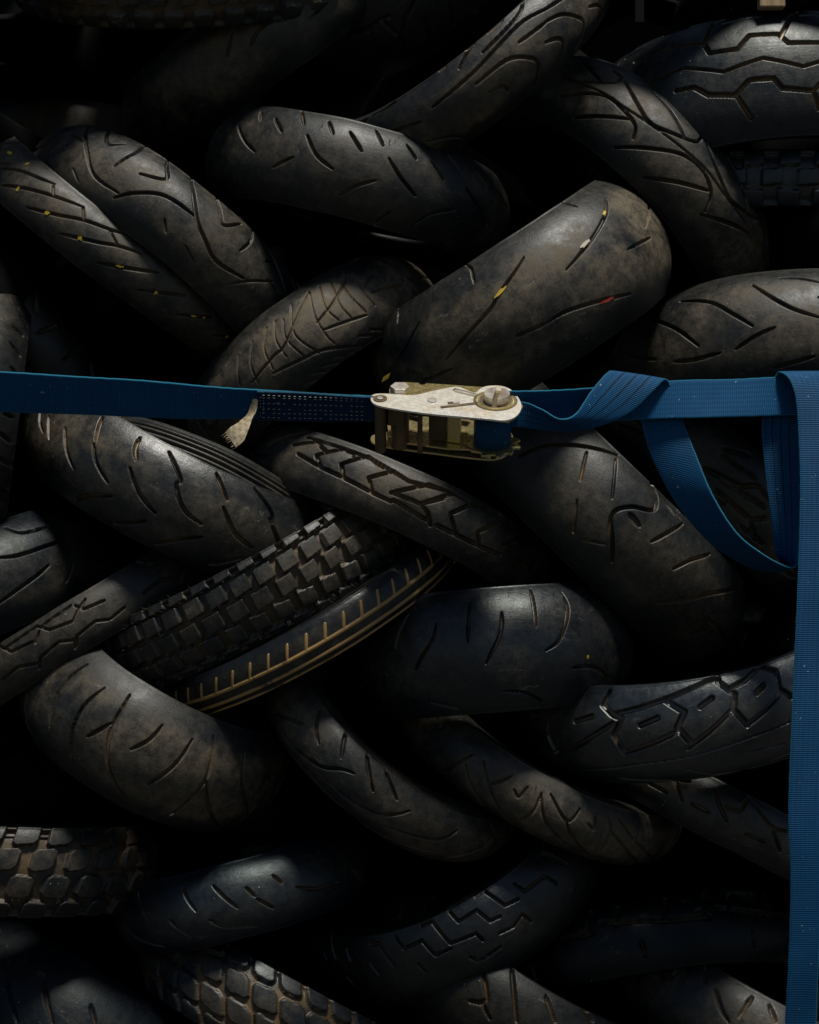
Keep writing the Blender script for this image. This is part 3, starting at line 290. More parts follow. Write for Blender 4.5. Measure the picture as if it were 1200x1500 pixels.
{"W":0.0579,"R":0.2602,"h":0.0116,"C":[-0.3188,0.2996,-0.0178],"n":[0.15841,-0.92106,0.35574],"t":[0.91353,0.0,-0.40678],"a":[0.37467,0.38942,0.84141],"grooves":[[0.003,0.004,1,0,[[-4,-0.024],[4,-0.024]]],[0.003,0.004,1,0,[[-4,-0.016],[4,-0.016]]],[0.003,0.004,1,0,[[-4,-0.008],[4,-0.008]]],[0.003,0.004,1,0,[[-4,0],[4,0]]],[0.003,0.004,1,0,[[-4,0.008],[4,0.008]]],[0.003,0.004,1,0,[[-4,0.016],[4,0.016]]],[0.003,0.004,1,0,[[-4,0.024],[4,0.024]]]],"period":None,"seed":16,"res":0.0011,"u0":-1.15,"u1":1.15,"label":"narrow ribbed tyre with parallel rings, just under the frayed tag","dust":0.3024,"gdust":0.2,"rough":0.45,"tone_shade":0.78,"blue":0,"scuff":0.55,"spec":1.12,"flank":1,"hair":None,"dirt":[0.17,0.105,0.042],"group":"motorcycle tyres stacked in the pile","curved":True,"marks":[]},
{"W":0.1447,"R":0.2625,"h":0.0347,"C":[-0.6616,0.2959,0.1316],"n":[0.22151,-0.97479,-0.02686],"t":[-0.12038,0.0,-0.99273],"a":[0.9677,0.22313,-0.11735],"grooves":[[0.004,0.004,0.5,0,[[0.0123,0.0521],[0.0245,0.0714]]],[0.004,0.004,0.5,0,[[0.0499,0.0573],[0.0648,0.0833]]],[0.004,0.004,0.5,0,[[0.0919,0.0624],[0.1024,0.0833]]],[0.004,0.004,0.5,0,[[-0.0175,0.0532],[-0.0131,0.0714]]]],"period":0.1399,"seed":17,"res":0.002,"u0":-1.15,"u1":1.15,"label":"tyre seen end-on at the left edge, directly below the blue strap","dust":0.3,"gdust":0.3,"rough":0.45,"tone_shade":0.6240000000000001,"blue":0,"scuff":0.55,"spec":1.12,"flank":1,"hair":None,"dirt":[0.17,0.105,0.042],"group":"motorcycle tyres stacked in the pile","curved":True,"marks":[]},
{"W":0.09,"R":0.2519,"h":0.0173,"C":[-0.0322,0.2891,-0.0105],"n":[0.05961,-0.98877,0.13703],"t":[0.917,0.0,-0.3989],"a":[0.39442,0.14944,0.9067],"grooves":[[0.0046,0.005,0.9,0,[[-0.0042,-0.0007],[0.0353,0.0013],[0.0621,0.0225]]],[0.0046,0.005,0.9,0,[[-0.0076,-0.0013],[0.0369,0.0331],[0.0663,0.0361]]],[0.0046,0.005,0.9,0,[[0.0353,0.0013],[0.0731,0.0361],[0.1075,0.0367]]],[0.0046,0.005,0.9,0,[[0.0353,0.0013],[0.0495,-0.006],[0.0596,-0.0199]]],[0.0046,0.005,0.9,0,[[0.0789,0.0067],[0.1075,0.0367],[0.1621,0.0458]]],[0.0046,0.005,0.9,0,[[0.0789,0.0067],[0.0966,-0.0134]]],[0.0046,0.005,0.9,0,[[0.1276,0.0013],[0.1679,0.0436],[0.1881,0.0413]]],[0.0046,0.005,0.9,0,[[0.1276,0.0013],[0.1394,-0.0147]]],[0.0046,0.005,0.9,0,[[0.1763,0.0047],[0.2259,0.0419]]],[0.0046,0.005,0.9,0,[[-0.0008,-0.0094],[0.0244,-0.0127],[0.0571,-0.016]]],[0.0046,0.005,0.9,0,[[0.068,-0.016],[0.0974,-0.016],[0.1394,-0.0147]]],[0.0046,0.005,0.9,0,[[0.1394,-0.0147],[0.1797,-0.0107]]],[0.0046,0.005,0.9,0,[[-0.1738,0.0147],[-0.1428,0.03],[-0.1201,0.0212]]],[0.0046,0.005,0.9,0,[[-0.1293,0.01],[-0.0949,0.0355],[-0.0789,0.0275]]],[0.0046,0.005,0.9,0,[[-0.1293,0.01],[-0.1142,-0.004]]],[0.0046,0.005,0.9,0,[[-0.0882,0.01],[-0.0596,0.0372],[-0.0336,0.0275]]],[0.0046,0.005,0.9,0,[[-0.0882,0.01],[-0.0773,-0.0067]]],[0.0046,0.005,0.9,0,[[-0.0445,0.006],[-0.0168,0.0294],[0.0084,0.0244]]],[0.0046,0.005,0.9,0,[[-0.0445,0.006],[-0.0319,-0.0114]]],[0.0046,0.005,0.9,0,[[-0.1579,0.004],[-0.1142,-0.004],[-0.0773,-0.0067],[-0.0319,-0.0114],[-0.0034,-0.0127]]],[0.0046,0.005,0.9,0,[[-0.1621,0.0337],[-0.1024,0.0349],[-0.0529,0.0349],[0.0084,0.0244],[0.0663,0.0361],[0.1075,0.0367]]]],"period":0.4197,"seed":18,"res":0.0011,"u0":-1.15,"u1":1.15,"label":"slim tyre below the ratchet with arrow-shaped tread blocks","dust":0.5292,"gdust":0.5,"rough":0.45,"tone_shade":0.78,"blue":0,"scuff":0.55,"spec":1.12,"flank":0.6,"hair":None,"dirt":[0.17,0.105,0.042],"group":"motorcycle tyres stacked in the pile","curved":False,"marks":[]},
{"W":0.1586,"R":0.2693,"h":0.0381,"C":[0.2785,0.299,-0.0058],"n":[-0.03365,-0.99884,-0.03448],"t":[0.71563,0.0,-0.69848],"a":[0.69767,-0.04818,0.71479],"grooves":[[0.0044,0.005,0.6,0,[[-0.1598,-0.0201],[-0.1401,0.0165],[-0.1122,0.0457],[-0.0844,0.0694],[-0.062,0.0848]]],[0.0044,0.005,0.6,0,[[0.0063,0.0913],[0.0278,0.0772],[0.0332,0.0571],[0.0081,0.0388],[-0.0054,0.0189],[-0.0009,0.0035],[0.018,-0.013],[0.0413,-0.0353]]],[0.0044,0.005,0.6,0,[[0.0853,0.0772],[0.0718,0.0491],[0.0602,0.0224]]],[0.0044,0.005,0.6,0,[[0.1571,0.0739],[0.1275,0.0445],[0.1122,0.0177]]],[0.0044,0.005,0.6,0,[[0.2936,0.087],[0.2002,0.0353],[0.1598,-0.0047],[0.1338,-0.0318]]],[0.0044,0.005,0.6,0,[[0.2245,0.0024],[0.299,0.0035],[0.3493,-0.0142]]],[0.008,0.003,0.5,0,[[0.0117,0.0283],[0.0323,0.0259]]],[0.0024,0.003,0.6,0,[[-0.0934,0.0503],[-0.0691,0.0142]]],[0.0024,0.003,0.6,0,[[-0.0584,0.0772],[-0.0207,0.0271]]],[0.0024,0.003,0.6,0,[[-0.053,-0.0083],[-0.026,-0.0445]]],[0.0024,0.003,0.6,0,[[-0.009,-0.0411],[0.0153,-0.0248]]]],"period":0.5291,"seed":19,"res":0.0011,"u0":-1.15,"u1":1.15,"label":"large tyre right of the ratchet with an S-shaped groove, partly behind the strap loop","dust":0.378,"gdust":0.9,"rough":0.45,"tone_shade":0.78,"blue":0,"scuff":0.55,"spec":1.12,"flank":1,"hair":None,"dirt":[0.17,0.105,0.042],"group":"motorcycle tyres stacked in the pile","curved":True,"marks":[]},
{"W":0.13,"R":0.26,"h":0.0229,"C":[0.46,0.39,0.0287],"n":[0.0,-1.0,0.0],"t":[0.73169,0.0,-0.68164],"a":[0.68164,0.0,0.73169],"grooves":[[0.0055,0.006,0.9,0,[[-0.0546,-0.0068],[0.0,0.0097],[0.0156,0.0278]]],[0.0055,0.006,0.9,0,[[-0.0269,-0.0029],[0.0442,0.0106]]],[0.0055,0.006,0.9,0,[[-0.0208,-0.0193],[0.0433,-0.0164],[0.0555,-0.001]]],[0.0055,0.006,0.9,0,[[-0.0485,0.0249],[0.0069,0.0324]]],[0.0055,0.006,0.9,0,[[-0.0555,0.0333],[-0.0225,0.0518]]],[0.0055,0.006,0.9,0,[[0.0416,-0.0324],[0.0806,-0.0278]]],[0.0055,0.006,0.9,0,[[-0.0425,-0.0387],[-0.0009,-0.0268]]],[0.0055,0.006,0.9,0,[[0.0156,0.0278],[0.0468,0.0231]]],[0.0055,0.006,0.9,0,[[0.0433,-0.0164],[0.0667,-0.0315]]]],"period":0.1561,"seed":20,"res":0.002,"u0":-1.15,"u1":1.15,"label":"dark block-tread tyre seen through the loop of blue strap","dust":0.504,"gdust":0.3,"rough":0.45,"tone_shade":0.39,"blue":0,"scuff":0.55,"spec":1.12,"flank":1,"hair":None,"dirt":[0.17,0.105,0.042],"group":"motorcycle tyres stacked in the pile","curved":False,"marks":[]},
{"W":0.11,"R":0.28,"h":0.0158,"C":[-0.2289,0.288,-0.0946],"n":[0.05556,-0.99281,-0.10604],"t":[0.88579,0.0,0.46409],"a":[-0.46075,-0.11971,0.87942],"grooves":[],"period":None,"seed":21,"res":0.0011,"u0":-1.15,"u1":1.15,"label":"knobbly off-road tyre with rows of square blocks in the centre left","dust":0.4536,"gdust":0.3,"rough":0.45,"tone_shade":0.78,"blue":0,"scuff":0.55,"spec":1.12,"flank":1,"hair":[150,[-0.046,-0.018,0.018,0.046,0.062]],"dirt":[0.17,0.105,0.042],"group":"motorcycle tyres stacked in the pile","curved":True,"marks":[],"kdepth":0.0105,"knobs":[[-0.058,0.0118,0.0132,0.0375,0.0,0,1.93],[-0.0295,0.0118,0.0132,0.0375,0.0187,0,1.93],[0,0.0118,0.0132,0.0375,0.0,0,1.93],[0.0295,0.0118,0.0132,0.0375,0.0187,0,1.93],[0.058,0.0118,0.0132,0.0375,0.0,0,1.93]]},
{"W":0.0576,"R":0.2507,"h":0.0101,"C":[-0.1582,0.2475,-0.1483],"n":[0.0769,-0.98723,-0.13953],"t":[0.87578,0.0,0.4827],"a":[-0.47654,-0.15932,0.8646],"grooves":[[0.0036,-0.002,1,0,[[-4,-0.003],[4,-0.003]]],[0.0034,-0.002,1,0,[[-4,-0.019],[4,-0.019]]],[0.0024,-0.0012,1,0,[[-4,-0.031],[4,-0.031]]],[0.0026,-0.0016,0.7,0,[[0,-0.003],[0.011,0.017]]]],"period":0.029,"seed":22,"res":0.0009,"u0":-1.15,"u1":1.15,"label":"thin vintage tyre with ladder tread and brown dirt, under the knobbly one","dust":0.3024,"gdust":5,"rough":0.33,"tone_shade":0.78,"blue":0,"scuff":0.55,"spec":1.12,"flank":1,"hair":None,"dirt":[0.3,0.185,0.066],"group":"motorcycle tyres stacked in the pile","curved":True,"marks":[]},
{"W":0.15,"R":0.22,"h":0.0384,"C":[-0.6328,0.2589,-0.1399],"n":[-0.04342,-0.995,0.08989],"t":[0.90045,0.0,0.43497],"a":[-0.43279,0.09983,0.89595],"grooves":[[0.004,0.0045,0.5,0,[[0.1357,0.0652],[0.1525,0.0445],[0.1958,0.0412]]],[0.004,0.0045,0.5,0,[[0.1034,0.019],[0.1342,0.0123],[0.2105,0.0134]]],[0.004,0.0045,0.5,0,[[0.1643,-0.0145],[0.1357,-0.0246],[0.0785,-0.039]]],[0.004,0.0045,0.5,0,[[0.2039,-0.0235],[0.1855,-0.0445]]]],"period":0.152,"seed":23,"res":0.0011,"u0":-1.15,"u1":1.15,"label":"smooth tyre at the left edge with sweeping grooves, above the slim zigzag one","dust":0.3024,"gdust":0.2,"rough":0.4,"tone_shade":0.5459999999999999,"blue":0.4,"scuff":0.55,"spec":0.56,"flank":1,"hair":None,"dirt":[0.17,0.105,0.042],"group":"motorcycle tyres stacked in the pile","curved":True,"marks":[]},
{"W":0.072,"R":0.263,"h":0.0138,"C":[-0.4775,0.3129,-0.1683],"n":[0.00459,-0.99996,-0.00742],"t":[0.85056,0.0,0.52588],"a":[-0.52586,-0.00873,0.85052],"grooves":[[0.0028,0.0035,0.9,0,[[-0.0859,0.0353],[-0.0701,0.018],[-0.0359,0.0144]]],[0.0028,0.0035,0.9,0,[[-0.021,0.0317],[-0.007,0.0159],[0.0272,0.0086],[0.0412,0.019],[0.057,0.0274]]],[0.0028,0.0035,0.9,0,[[0.0403,0.0269],[0.0482,0.0154],[0.078,0.0107]]],[0.0028,0.0035,0.9,0,[[-0.078,0.0279],[-0.021,0.0317]]],[0.0028,0.0035,0.9,0,[[-0.0324,0.0107],[-0.021,0.022]]],[0.0028,0.0035,0.9,0,[[-0.0149,0.0274],[0.0351,0.0307]]],[0.0028,0.0035,0.9,0,[[-0.1052,-0.0086],[-0.0719,-0.0048],[-0.0438,-0.0159]]],[0.0028,0.0035,0.9,0,[[-0.0482,-0.023],[-0.0368,-0.0102],[-0.0035,-0.0054],[0.0158,-0.0149],[0.0096,-0.025]]],[0.0028,0.0035,0.9,0,[[0.0123,-0.0235],[0.021,-0.0117],[0.0526,-0.0075],[0.0692,-0.0154]]],[0.0028,0.0035,0.9,0,[[0.0728,-0.0159],[0.0964,-0.0123]]]],"period":0.2216,"seed":24,"res":0.0011,"u0":-1.15,"u1":1.15,"label":"slim tyre at the left edge with fine hexagonal zigzag grooves","dust":0.4536,"gdust":0.2,"rough":0.45,"tone_shade":0.78,"blue":0,"scuff":0.55,"spec":1.12,"flank":0.6,"hair":None,"dirt":[0.17,0.105,0.042],"group":"motorcycle tyres stacked in the pile","curved":False,"marks":[]},
{"W":0.165,"R":0.205,"h":0.0422,"C":[-0.3662,0.204,-0.3013],"n":[-0.04961,-0.995,-0.08664],"t":[0.86782,0.0,-0.49688],"a":[0.4944,-0.09983,0.86348],"grooves":[[0.004,0.0045,0.35,0,[[-0.1298,0.0658],[-0.1346,0.0344],[-0.1332,0.0012],[-0.1216,-0.0368]]],[0.004,0.0045,0.35,0,[[-0.0779,0.055],[-0.0854,0.0209],[-0.0834,-0.0111],[-0.0745,-0.0429],[-0.0629,-0.0682]]],[0.004,0.0045,0.35,0,[[-0.0403,0.067],[-0.0369,0.0429],[-0.0342,0.016],[-0.0239,-0.0135],[-0.0048,-0.0405],[0.0239,-0.0634],[0.0595,-0.0847]]],[0.004,0.0045,0.35,0,[[-0.0383,0.0209],[-0.0471,0.0049],[-0.0574,-0.0123]]],[0.004,0.0045,0.35,0,[[0.0246,0.0538],[0.0191,0.0295],[0.0034,0.0049]]],[0.004,0.0045,0.35,0,[[0.0731,0.0538],[0.0656,0.0148],[0.0472,-0.0283]]],[0.004,0.0045,0.35,0,[[0.1039,0.0705],[0.1107,0.0417],[0.1148,0.0123],[0.1107,-0.0221],[0.1025,-0.0717]]],[0.004,0.0045,0.35,0,[[0.1148,0.0123],[0.1414,-0.0234],[0.1866,-0.055],[0.2542,-0.0788]]],[0.004,0.0045,0.35,0,[[0.1661,0.0622],[0.1777,0.0184],[0.2405,-0.0344]]],[0.004,0.0045,0.35,0,[[-0.1961,-0.0086],[-0.1982,-0.0441],[-0.1859,-0.0753]]]],"period":0.4724,"seed":25,"res":0.0011,"u0":-1.15,"u1":1.15,"label":"fat bald-looking tyre in the lower left with long curved branching grooves","dust":0.756,"gdust":0.4,"rough":0.45,"tone_shade":0.78,"blue":0,"scuff":0.8,"spec":1.12,"flank":1,"hair":None,"dirt":[0.17,0.105,0.042],"group":"motorcycle tyres stacked in the pile","curved":True,"marks":[[0.1052,-0.061,0.005,0.0016,1.379,[0.35,0.33,0.28]]]},
{"W":0.085,"R":0.225,"h":0.0224,"C":[-0.0248,0.235,-0.3282],"n":[-0.18696,-0.95534,-0.22887],"t":[0.77445,0.0,-0.63263],"a":[0.60437,-0.29552,0.73986],"grooves":[[0.0038,0.0045,0.4,0,[[-0.1815,-0.0202],[-0.1515,-0.0032],[-0.1267,0.0114]]],[0.0038,0.0045,0.4,0,[[-0.1283,0.0415],[-0.1072,0.0221],[-0.0877,0.0114]]],[0.0038,0.0045,0.4,0,[[-0.075,0.0501],[-0.0517,0.0209]]],[0.0038,0.0045,0.4,0,[[-0.03,0.0501],[-0.0037,0.0265],[0.0113,0.0152]]],[0.0038,0.0045,0.4,0,[[0.006,0.0501],[0.045,0.0253]]],[0.0038,0.0045,0.4,0,[[-0.1598,-0.029],[-0.1117,-0.0234],[-0.0652,-0.0089],[-0.0413,0.0095],[-0.0247,0.0171]]],[0.0038,0.0045,0.4,0,[[-0.045,-0.019],[-0.0045,-0.0177],[0.033,-0.0082],[0.0555,0.0076],[0.069,0.0215]]],[0.0038,0.0045,0.4,0,[[0.0548,-0.0177],[0.0908,-0.0082],[0.1328,0.0051],[0.1538,0.0259]]],[0.0018,0.0025,0.9,0,[[-0.1717,-0.0501],[-0.0795,-0.039],[0.0165,-0.0501],[0.09,-0.0334],[0.1403,-0.0184]]]],"period":0.3553,"seed":26,"res":0.0011,"u0":-1.15,"u1":1.15,"label":"slim tyre in the lower centre with long S-shaped side grooves","dust":0.6048,"gdust":0.2,"rough":0.45,"tone_shade":0.78,"blue":0,"scuff":0.6,"spec":1.12,"flank":0.6,"hair":None,"dirt":[0.17,0.105,0.042],"group":"motorcycle tyres stacked in the pile","curved":True,"marks":[]},
{"W":0.085,"R":0.233,"h":0.0224,"C":[0.1943,0.2783,-0.3641],"n":[-0.09335,-0.98007,-0.17537],"t":[0.88273,0.0,-0.46988],"a":[0.46051,-0.19867,0.86514],"grooves":[[0.0022,0.003,0.9,0,[[-0.1615,-0.0501],[-0.0202,-0.0501],[0.0474,-0.0501],[0.0877,-0.0501],[0.1374,-0.0501],[0.1965,-0.0501]]],[0.003,0.0035,0.5,0,[[-0.2003,-0.0334],[-0.1848,-0.0501],[-0.1576,-0.0501]]],[0.003,0.0035,0.5,0,[[-0.1149,0.0184],[-0.1437,-0.034]]],[0.003,0.0035,0.5,0,[[-0.1165,0.0006],[-0.0963,-0.0209],[-0.0668,-0.0421]]],[0.003,0.0035,0.5,0,[[-0.0971,0.019],[-0.0753,-0.0025],[-0.0474,-0.0278],[-0.0163,-0.0501]]],[0.003,0.0035,0.5,0,[[-0.073,-0.0025],[-0.0613,0.0082],[-0.052,0.0234]]],[0.003,0.0035,0.5,0,[[-0.0396,0.0089],[-0.0295,0.0032],[-0.0256,0.0221]]],[0.003,0.0035,0.5,0,[[-0.0047,0.0234],[-0.0023,-0.0019],[-0.0109,-0.0278]]],[0.003,0.0035,0.5,0,[[-0.0047,0.0234],[0.0155,-0.007],[0.066,-0.0321]]],[0.003,0.0035,0.5,0,[[0.0078,0.0284],[0.0443,0.0044],[0.0551,0.0271]]],[0.003,0.0035,0.5,0,[[0.0443,0.0044],[0.0606,-0.0114],[0.1312,-0.0501]]],[0.003,0.0035,0.5,0,[[0.0745,0.0127],[0.0862,0.0089],[0.0815,0.0246]]],[0.003,0.0035,0.5,0,[[0.1033,0.0315],[0.1126,0.0146],[0.1157,-0.0221]]],[0.003,0.0035,0.5,0,[[0.1126,0.0146],[0.1499,-0.0044],[0.2322,-0.0427]]],[0.003,0.0035,0.5,0,[[0.1219,0.0334],[0.16,0.0114],[0.1646,0.0284]]],[0.003,0.0035,0.5,0,[[0.1646,0.0089],[0.264,-0.0315]]]],"period":0.4843,"seed":27,"res":0.0011,"u0":-1.15,"u1":1.15,"label":"slim tyre in the lower centre with Y-shaped grooves and a wavy edge line","dust":0.756,"gdust":0.3,"rough":0.45,"tone_shade":0.78,"blue":0,"scuff":0.55,"spec":1.12,"flank":0.6,"hair":[14,[0.03]],"dirt":[0.17,0.105,0.042],"group":"motorcycle tyres stacked in the pile","curved":True,"marks":[]},
{"W":0.168,"R":0.2,"h":0.0403,"C":[0.1223,0.194,-0.2013],"n":[-0.00798,-0.995,0.09951],"t":[0.9968,0.0,0.07991],"a":[-0.07952,0.09983,0.99182],"grooves":[[0.004,0.005,0.35,0,[[-0.138,0.0605],[-0.1467,0.0374],[-0.1547,0.0125]]],[0.004,0.005,0.35,0,[[-0.0893,0.0423],[-0.0933,0.02],[-0.1113,-0.0025],[-0.1253,-0.02]]],[0.004,0.005,0.35,0,[[-0.0393,0.0712],[-0.0427,0.0125]]],[0.004,0.005,0.35,0,[[0.0067,0.0496],[0.0013,0.0188],[-0.0207,-0.0188]]],[0.004,0.005,0.35,0,[[0.0593,0.0864],[0.0513,0.0262]]],[0.004,0.005,0.35,0,[[-0.0007,-0.0593],[0.0327,-0.0653],[0.0653,-0.0852]]],[0.004,0.005,0.35,0,[[-0.1133,-0.0677],[-0.0733,-0.0829]]],[0.004,0.005,0.35,0,[[0.1107,0.0759],[0.1073,0.0472],[0.0833,0.0063],[0.062,-0.0075]]],[0.004,0.005,0.35,0,[[0.104,-0.0337],[0.144,-0.0349],[0.186,-0.0545]]]],"period":0.3607,"seed":28,"res":0.0011,"u0":-1.15,"u1":1.15,"label":"wide bluish tyre with short upright slots, right below the centre","dust":0.2268,"gdust":0.3,"rough":0.35000000000000003,"tone_shade":0.78,"blue":0.22,"scuff":0.7,"spec":1.12,"flank":1,"hair":[26,[0.062,0.075]],"dirt":[0.17,0.105,0.042],"group":"motorcycle tyres stacked in the pile","curved":True,"marks":[[0.128,-0.02,0.003,0.002,1.076,[0.45,0.33,0.03]]]},
{"W":0.1362,"R":0.2561,"h":0.0283,"C":[0.4079,0.2228,-0.2477],"n":[0.03015,-0.98723,-0.15644],"t":[0.98194,0.0,0.18922],"a":[-0.1868,-0.15932,0.96939],"grooves":[[0.0075,0.006,0.95,0,[[-0.1588,0.0692],[-0.1664,0.0503],[-0.1511,0.037],[-0.1374,0.0311],[-0.1502,0.0091],[-0.14,-0.0162]]],[0.0075,0.006,0.95,0,[[-0.0743,0.0531],[-0.0495,0.0331],[-0.0615,0.0132],[-0.0469,-0.0101]]],[0.0075,0.006,0.95,0,[[0.006,0.0761],[0.0051,0.0649],[0.0154,0.0531],[0.023,0.0447],[0.0162,0.0252],[0.0299,0.001]]],[0.0075,0.006,0.95,0,[[0.0717,0.0761],[0.093,0.0604],[0.0871,0.036],[0.1007,0.0222]]],[0.0075,0.006,0.95,0,[[-0.2655,0.0172],[-0.2723,-0.003],[-0.2655,-0.0232]]],[0.006,0.005,0.95,0,[[-0.1511,0.037],[-0.1144,0.0437],[-0.0743,0.0531],[0.0017,0.0727]]],[0.006,0.005,0.95,0,[[0.0154,0.0531],[0.041,0.0595],[0.07,0.0744]]],[0.006,0.005,0.95,0,[[-0.268,-0.0272],[-0.2074,-0.0051],[-0.1511,0.0252]]],[0.006,0.005,0.95,0,[[-0.14,-0.0162],[-0.1007,-0.0051],[-0.0623,0.0081]]],[0.006,0.005,0.95,0,[[-0.0529,-0.0162],[-0.0205,0.002],[0.0145,0.0252]]],[0.006,0.005,0.95,0,[[0.0299,0.001],[0.0563,0.0132],[0.0879,0.0321]]],[0.0065,0.006,1,0,[[-0.2117,0.0262],[-0.1835,0.0341]]],[0.0065,0.006,1,0,[[-0.111,0.0212],[-0.0862,0.0292]]],[0.0065,0.006,1,0,[[-0.0273,0.037],[-0.0094,0.0456]]],[0.0065,0.006,1,0,[[0.0521,0.0399],[0.0666,0.0475]]],[0.002,0.003,0.9,0,[[-0.338,-0.0666],[-0.204,-0.0466],[-0.1272,-0.0351],[-0.0461,-0.0282],[0.0324,-0.0162],[0.0913,-0.0101]]],[0.002,0.003,0.9,0,[[-0.1622,-0.0631],[-0.0708,-0.0761]]],[0.002,0.003,0.9,0,[[-0.0589,-0.0503],[-0.0222,-0.0718],[0.0273,-0.0761]]],[0.002,0.003,0.9,0,[[0.0282,-0.0389],[0.0819,-0.0409]]]],"period":0.4587,"seed":29,"res":0.0011,"u0":-1.15,"u1":1.15,"label":"tyre by the hanging strap with angular blocks each holding an oval slot","dust":0.189,"gdust":0.3,"rough":0.34,"tone_shade":0.78,"blue":0.22,"scuff":0.55,"spec":2.0,"flank":1,"hair":None,"dirt":[0.17,0.105,0.042],"group":"motorcycle tyres stacked in the pile","curved":False,"marks":[]},
{"W":0.0799,"R":0.2649,"h":0.0179,"C":[0.4734,0.3347,-0.4468],"n":[0.01421,-0.9995,0.02826],"t":[0.8934,0.0,-0.44926],"a":[0.44904,0.03164,0.89295],"grooves":[[0.004,0.005,0.6,0,[[-0.0777,0.0263],[-0.0618,0.0095],[-0.0441,-0.0054]]],[0.004,0.005,0.6,0,[[-0.0547,0.0131],[-0.0353,0.0148],[-0.0318,0.0336]]],[0.004,0.005,0.6,0,[[-0.03,0.0411],[0.0132,0.0166],[0.0371,0.0201]]],[0.004,0.005,0.6,0,[[0.0132,0.0166],[0.0406,-0.0095]]],[0.004,0.005,0.6,0,[[-0.0971,-0.006],[-0.0715,-0.006]]],[0.004,0.005,0.6,0,[[-0.0132,-0.0095],[0.015,-0.0089]]]],"period":0.1577,"seed":30,"res":0.0011,"u0":-1.15,"u1":1.15,"label":"small dark tyre behind the hanging strap, below the one with oval slots","dust":0.378,"gdust":0.5,"rough":0.37,"tone_shade":0.78,"blue":0,"scuff":0.55,"spec":1.12,"flank":1,"hair":None,"dirt":[0.17,0.105,0.042],"group":"motorcycle tyres stacked in the pile","curved":True,"marks":[]},
{"W":0.12,"R":0.21,"h":0.0173,"C":[-0.5785,0.229,-0.5049],"n":[0.00499,-0.995,0.09971],"t":[0.99875,0.0,-0.04998],"a":[0.04973,0.09983,0.99376],"grooves":[],"period":None,"seed":31,"res":0.0011,"u0":-1.15,"u1":1.15,"label":"chunky knobbly tyre at the lower left edge","dust":0.3024,"gdust":0.25,"rough":0.45,"tone_shade":0.6240000000000001,"blue":0,"scuff":0.55,"spec":0.8960000000000001,"flank":1,"hair":[40,[-0.036,0.036,0]],"dirt":[0.17,0.105,0.042],"group":"motorcycle tyres stacked in the pile","curved":True,"marks":[],"kdepth":0.01,"knobs":[[-0.055,0.0152,0.0175,0.051,0.0,0.3,1.66],[-0.0185,0.0152,0.0175,0.051,0.029,0.3,1.66],[0.0185,0.0152,0.0175,0.051,0.008,0.3,1.66],[0.055,0.0152,0.0175,0.051,0.037000000000000005,0.3,1.66]]},
{"W":0.105,"R":0.19,"h":0.0269,"C":[-0.246,0.2591,-0.5564],"n":[-0.0247,-0.995,0.09673],"t":[0.96891,0.0,0.2474],"a":[-0.24617,0.09983,0.96407],"grooves":[[0.0036,0.004,0.4,0,[[-0.1533,0.0434],[-0.1374,0.0203],[-0.1254,0.0023]]],[0.0036,0.004,0.4,0,[[-0.0608,0.038],[-0.0538,0.0188],[-0.0443,0.0008]]],[0.0036,0.004,0.4,0,[[-0.0139,0.0304],[-0.0019,0.0117],[0.0133,-0.0086]]],[0.0036,0.004,0.4,0,[[0.0424,-0.0039],[0.0614,-0.0219]]],[0.0036,0.004,0.4,0,[[-0.1919,-0.0016],[-0.1596,-0.0242],[-0.1222,-0.0419]]],[0.0036,0.004,0.4,0,[[-0.088,-0.0031],[-0.0646,-0.0335]]],[0.0036,0.004,0.4,0,[[-0.0285,-0.0156],[-0.0076,-0.0319],[0.0342,-0.0434]]],[0.0036,0.004,0.4,0,[[0.031,0.0156],[0.0399,0.0008]]],[0.0036,0.004,0.4,0,[[0.0722,0.0219],[0.0811,0.0086]]],[0.0036,0.004,0.4,0,[[0.1007,-0.0031],[0.1355,-0.0149],[0.1729,-0.0149]]]],"period":0.3848,"seed":32,"res":0.0011,"u0":-1.15,"u1":1.15,"label":"smooth bluish tyre near the bottom left with short curved slots","dust":0.1512,"gdust":0.6,"rough":0.37,"tone_shade":0.5459999999999999,"blue":0.6,"scuff":0.55,"spec":1.0080000000000002,"flank":1,"hair":None,"dirt":[0.17,0.105,0.042],"group":"motorcycle tyres stacked in the pile","curved":True,"marks":[]},
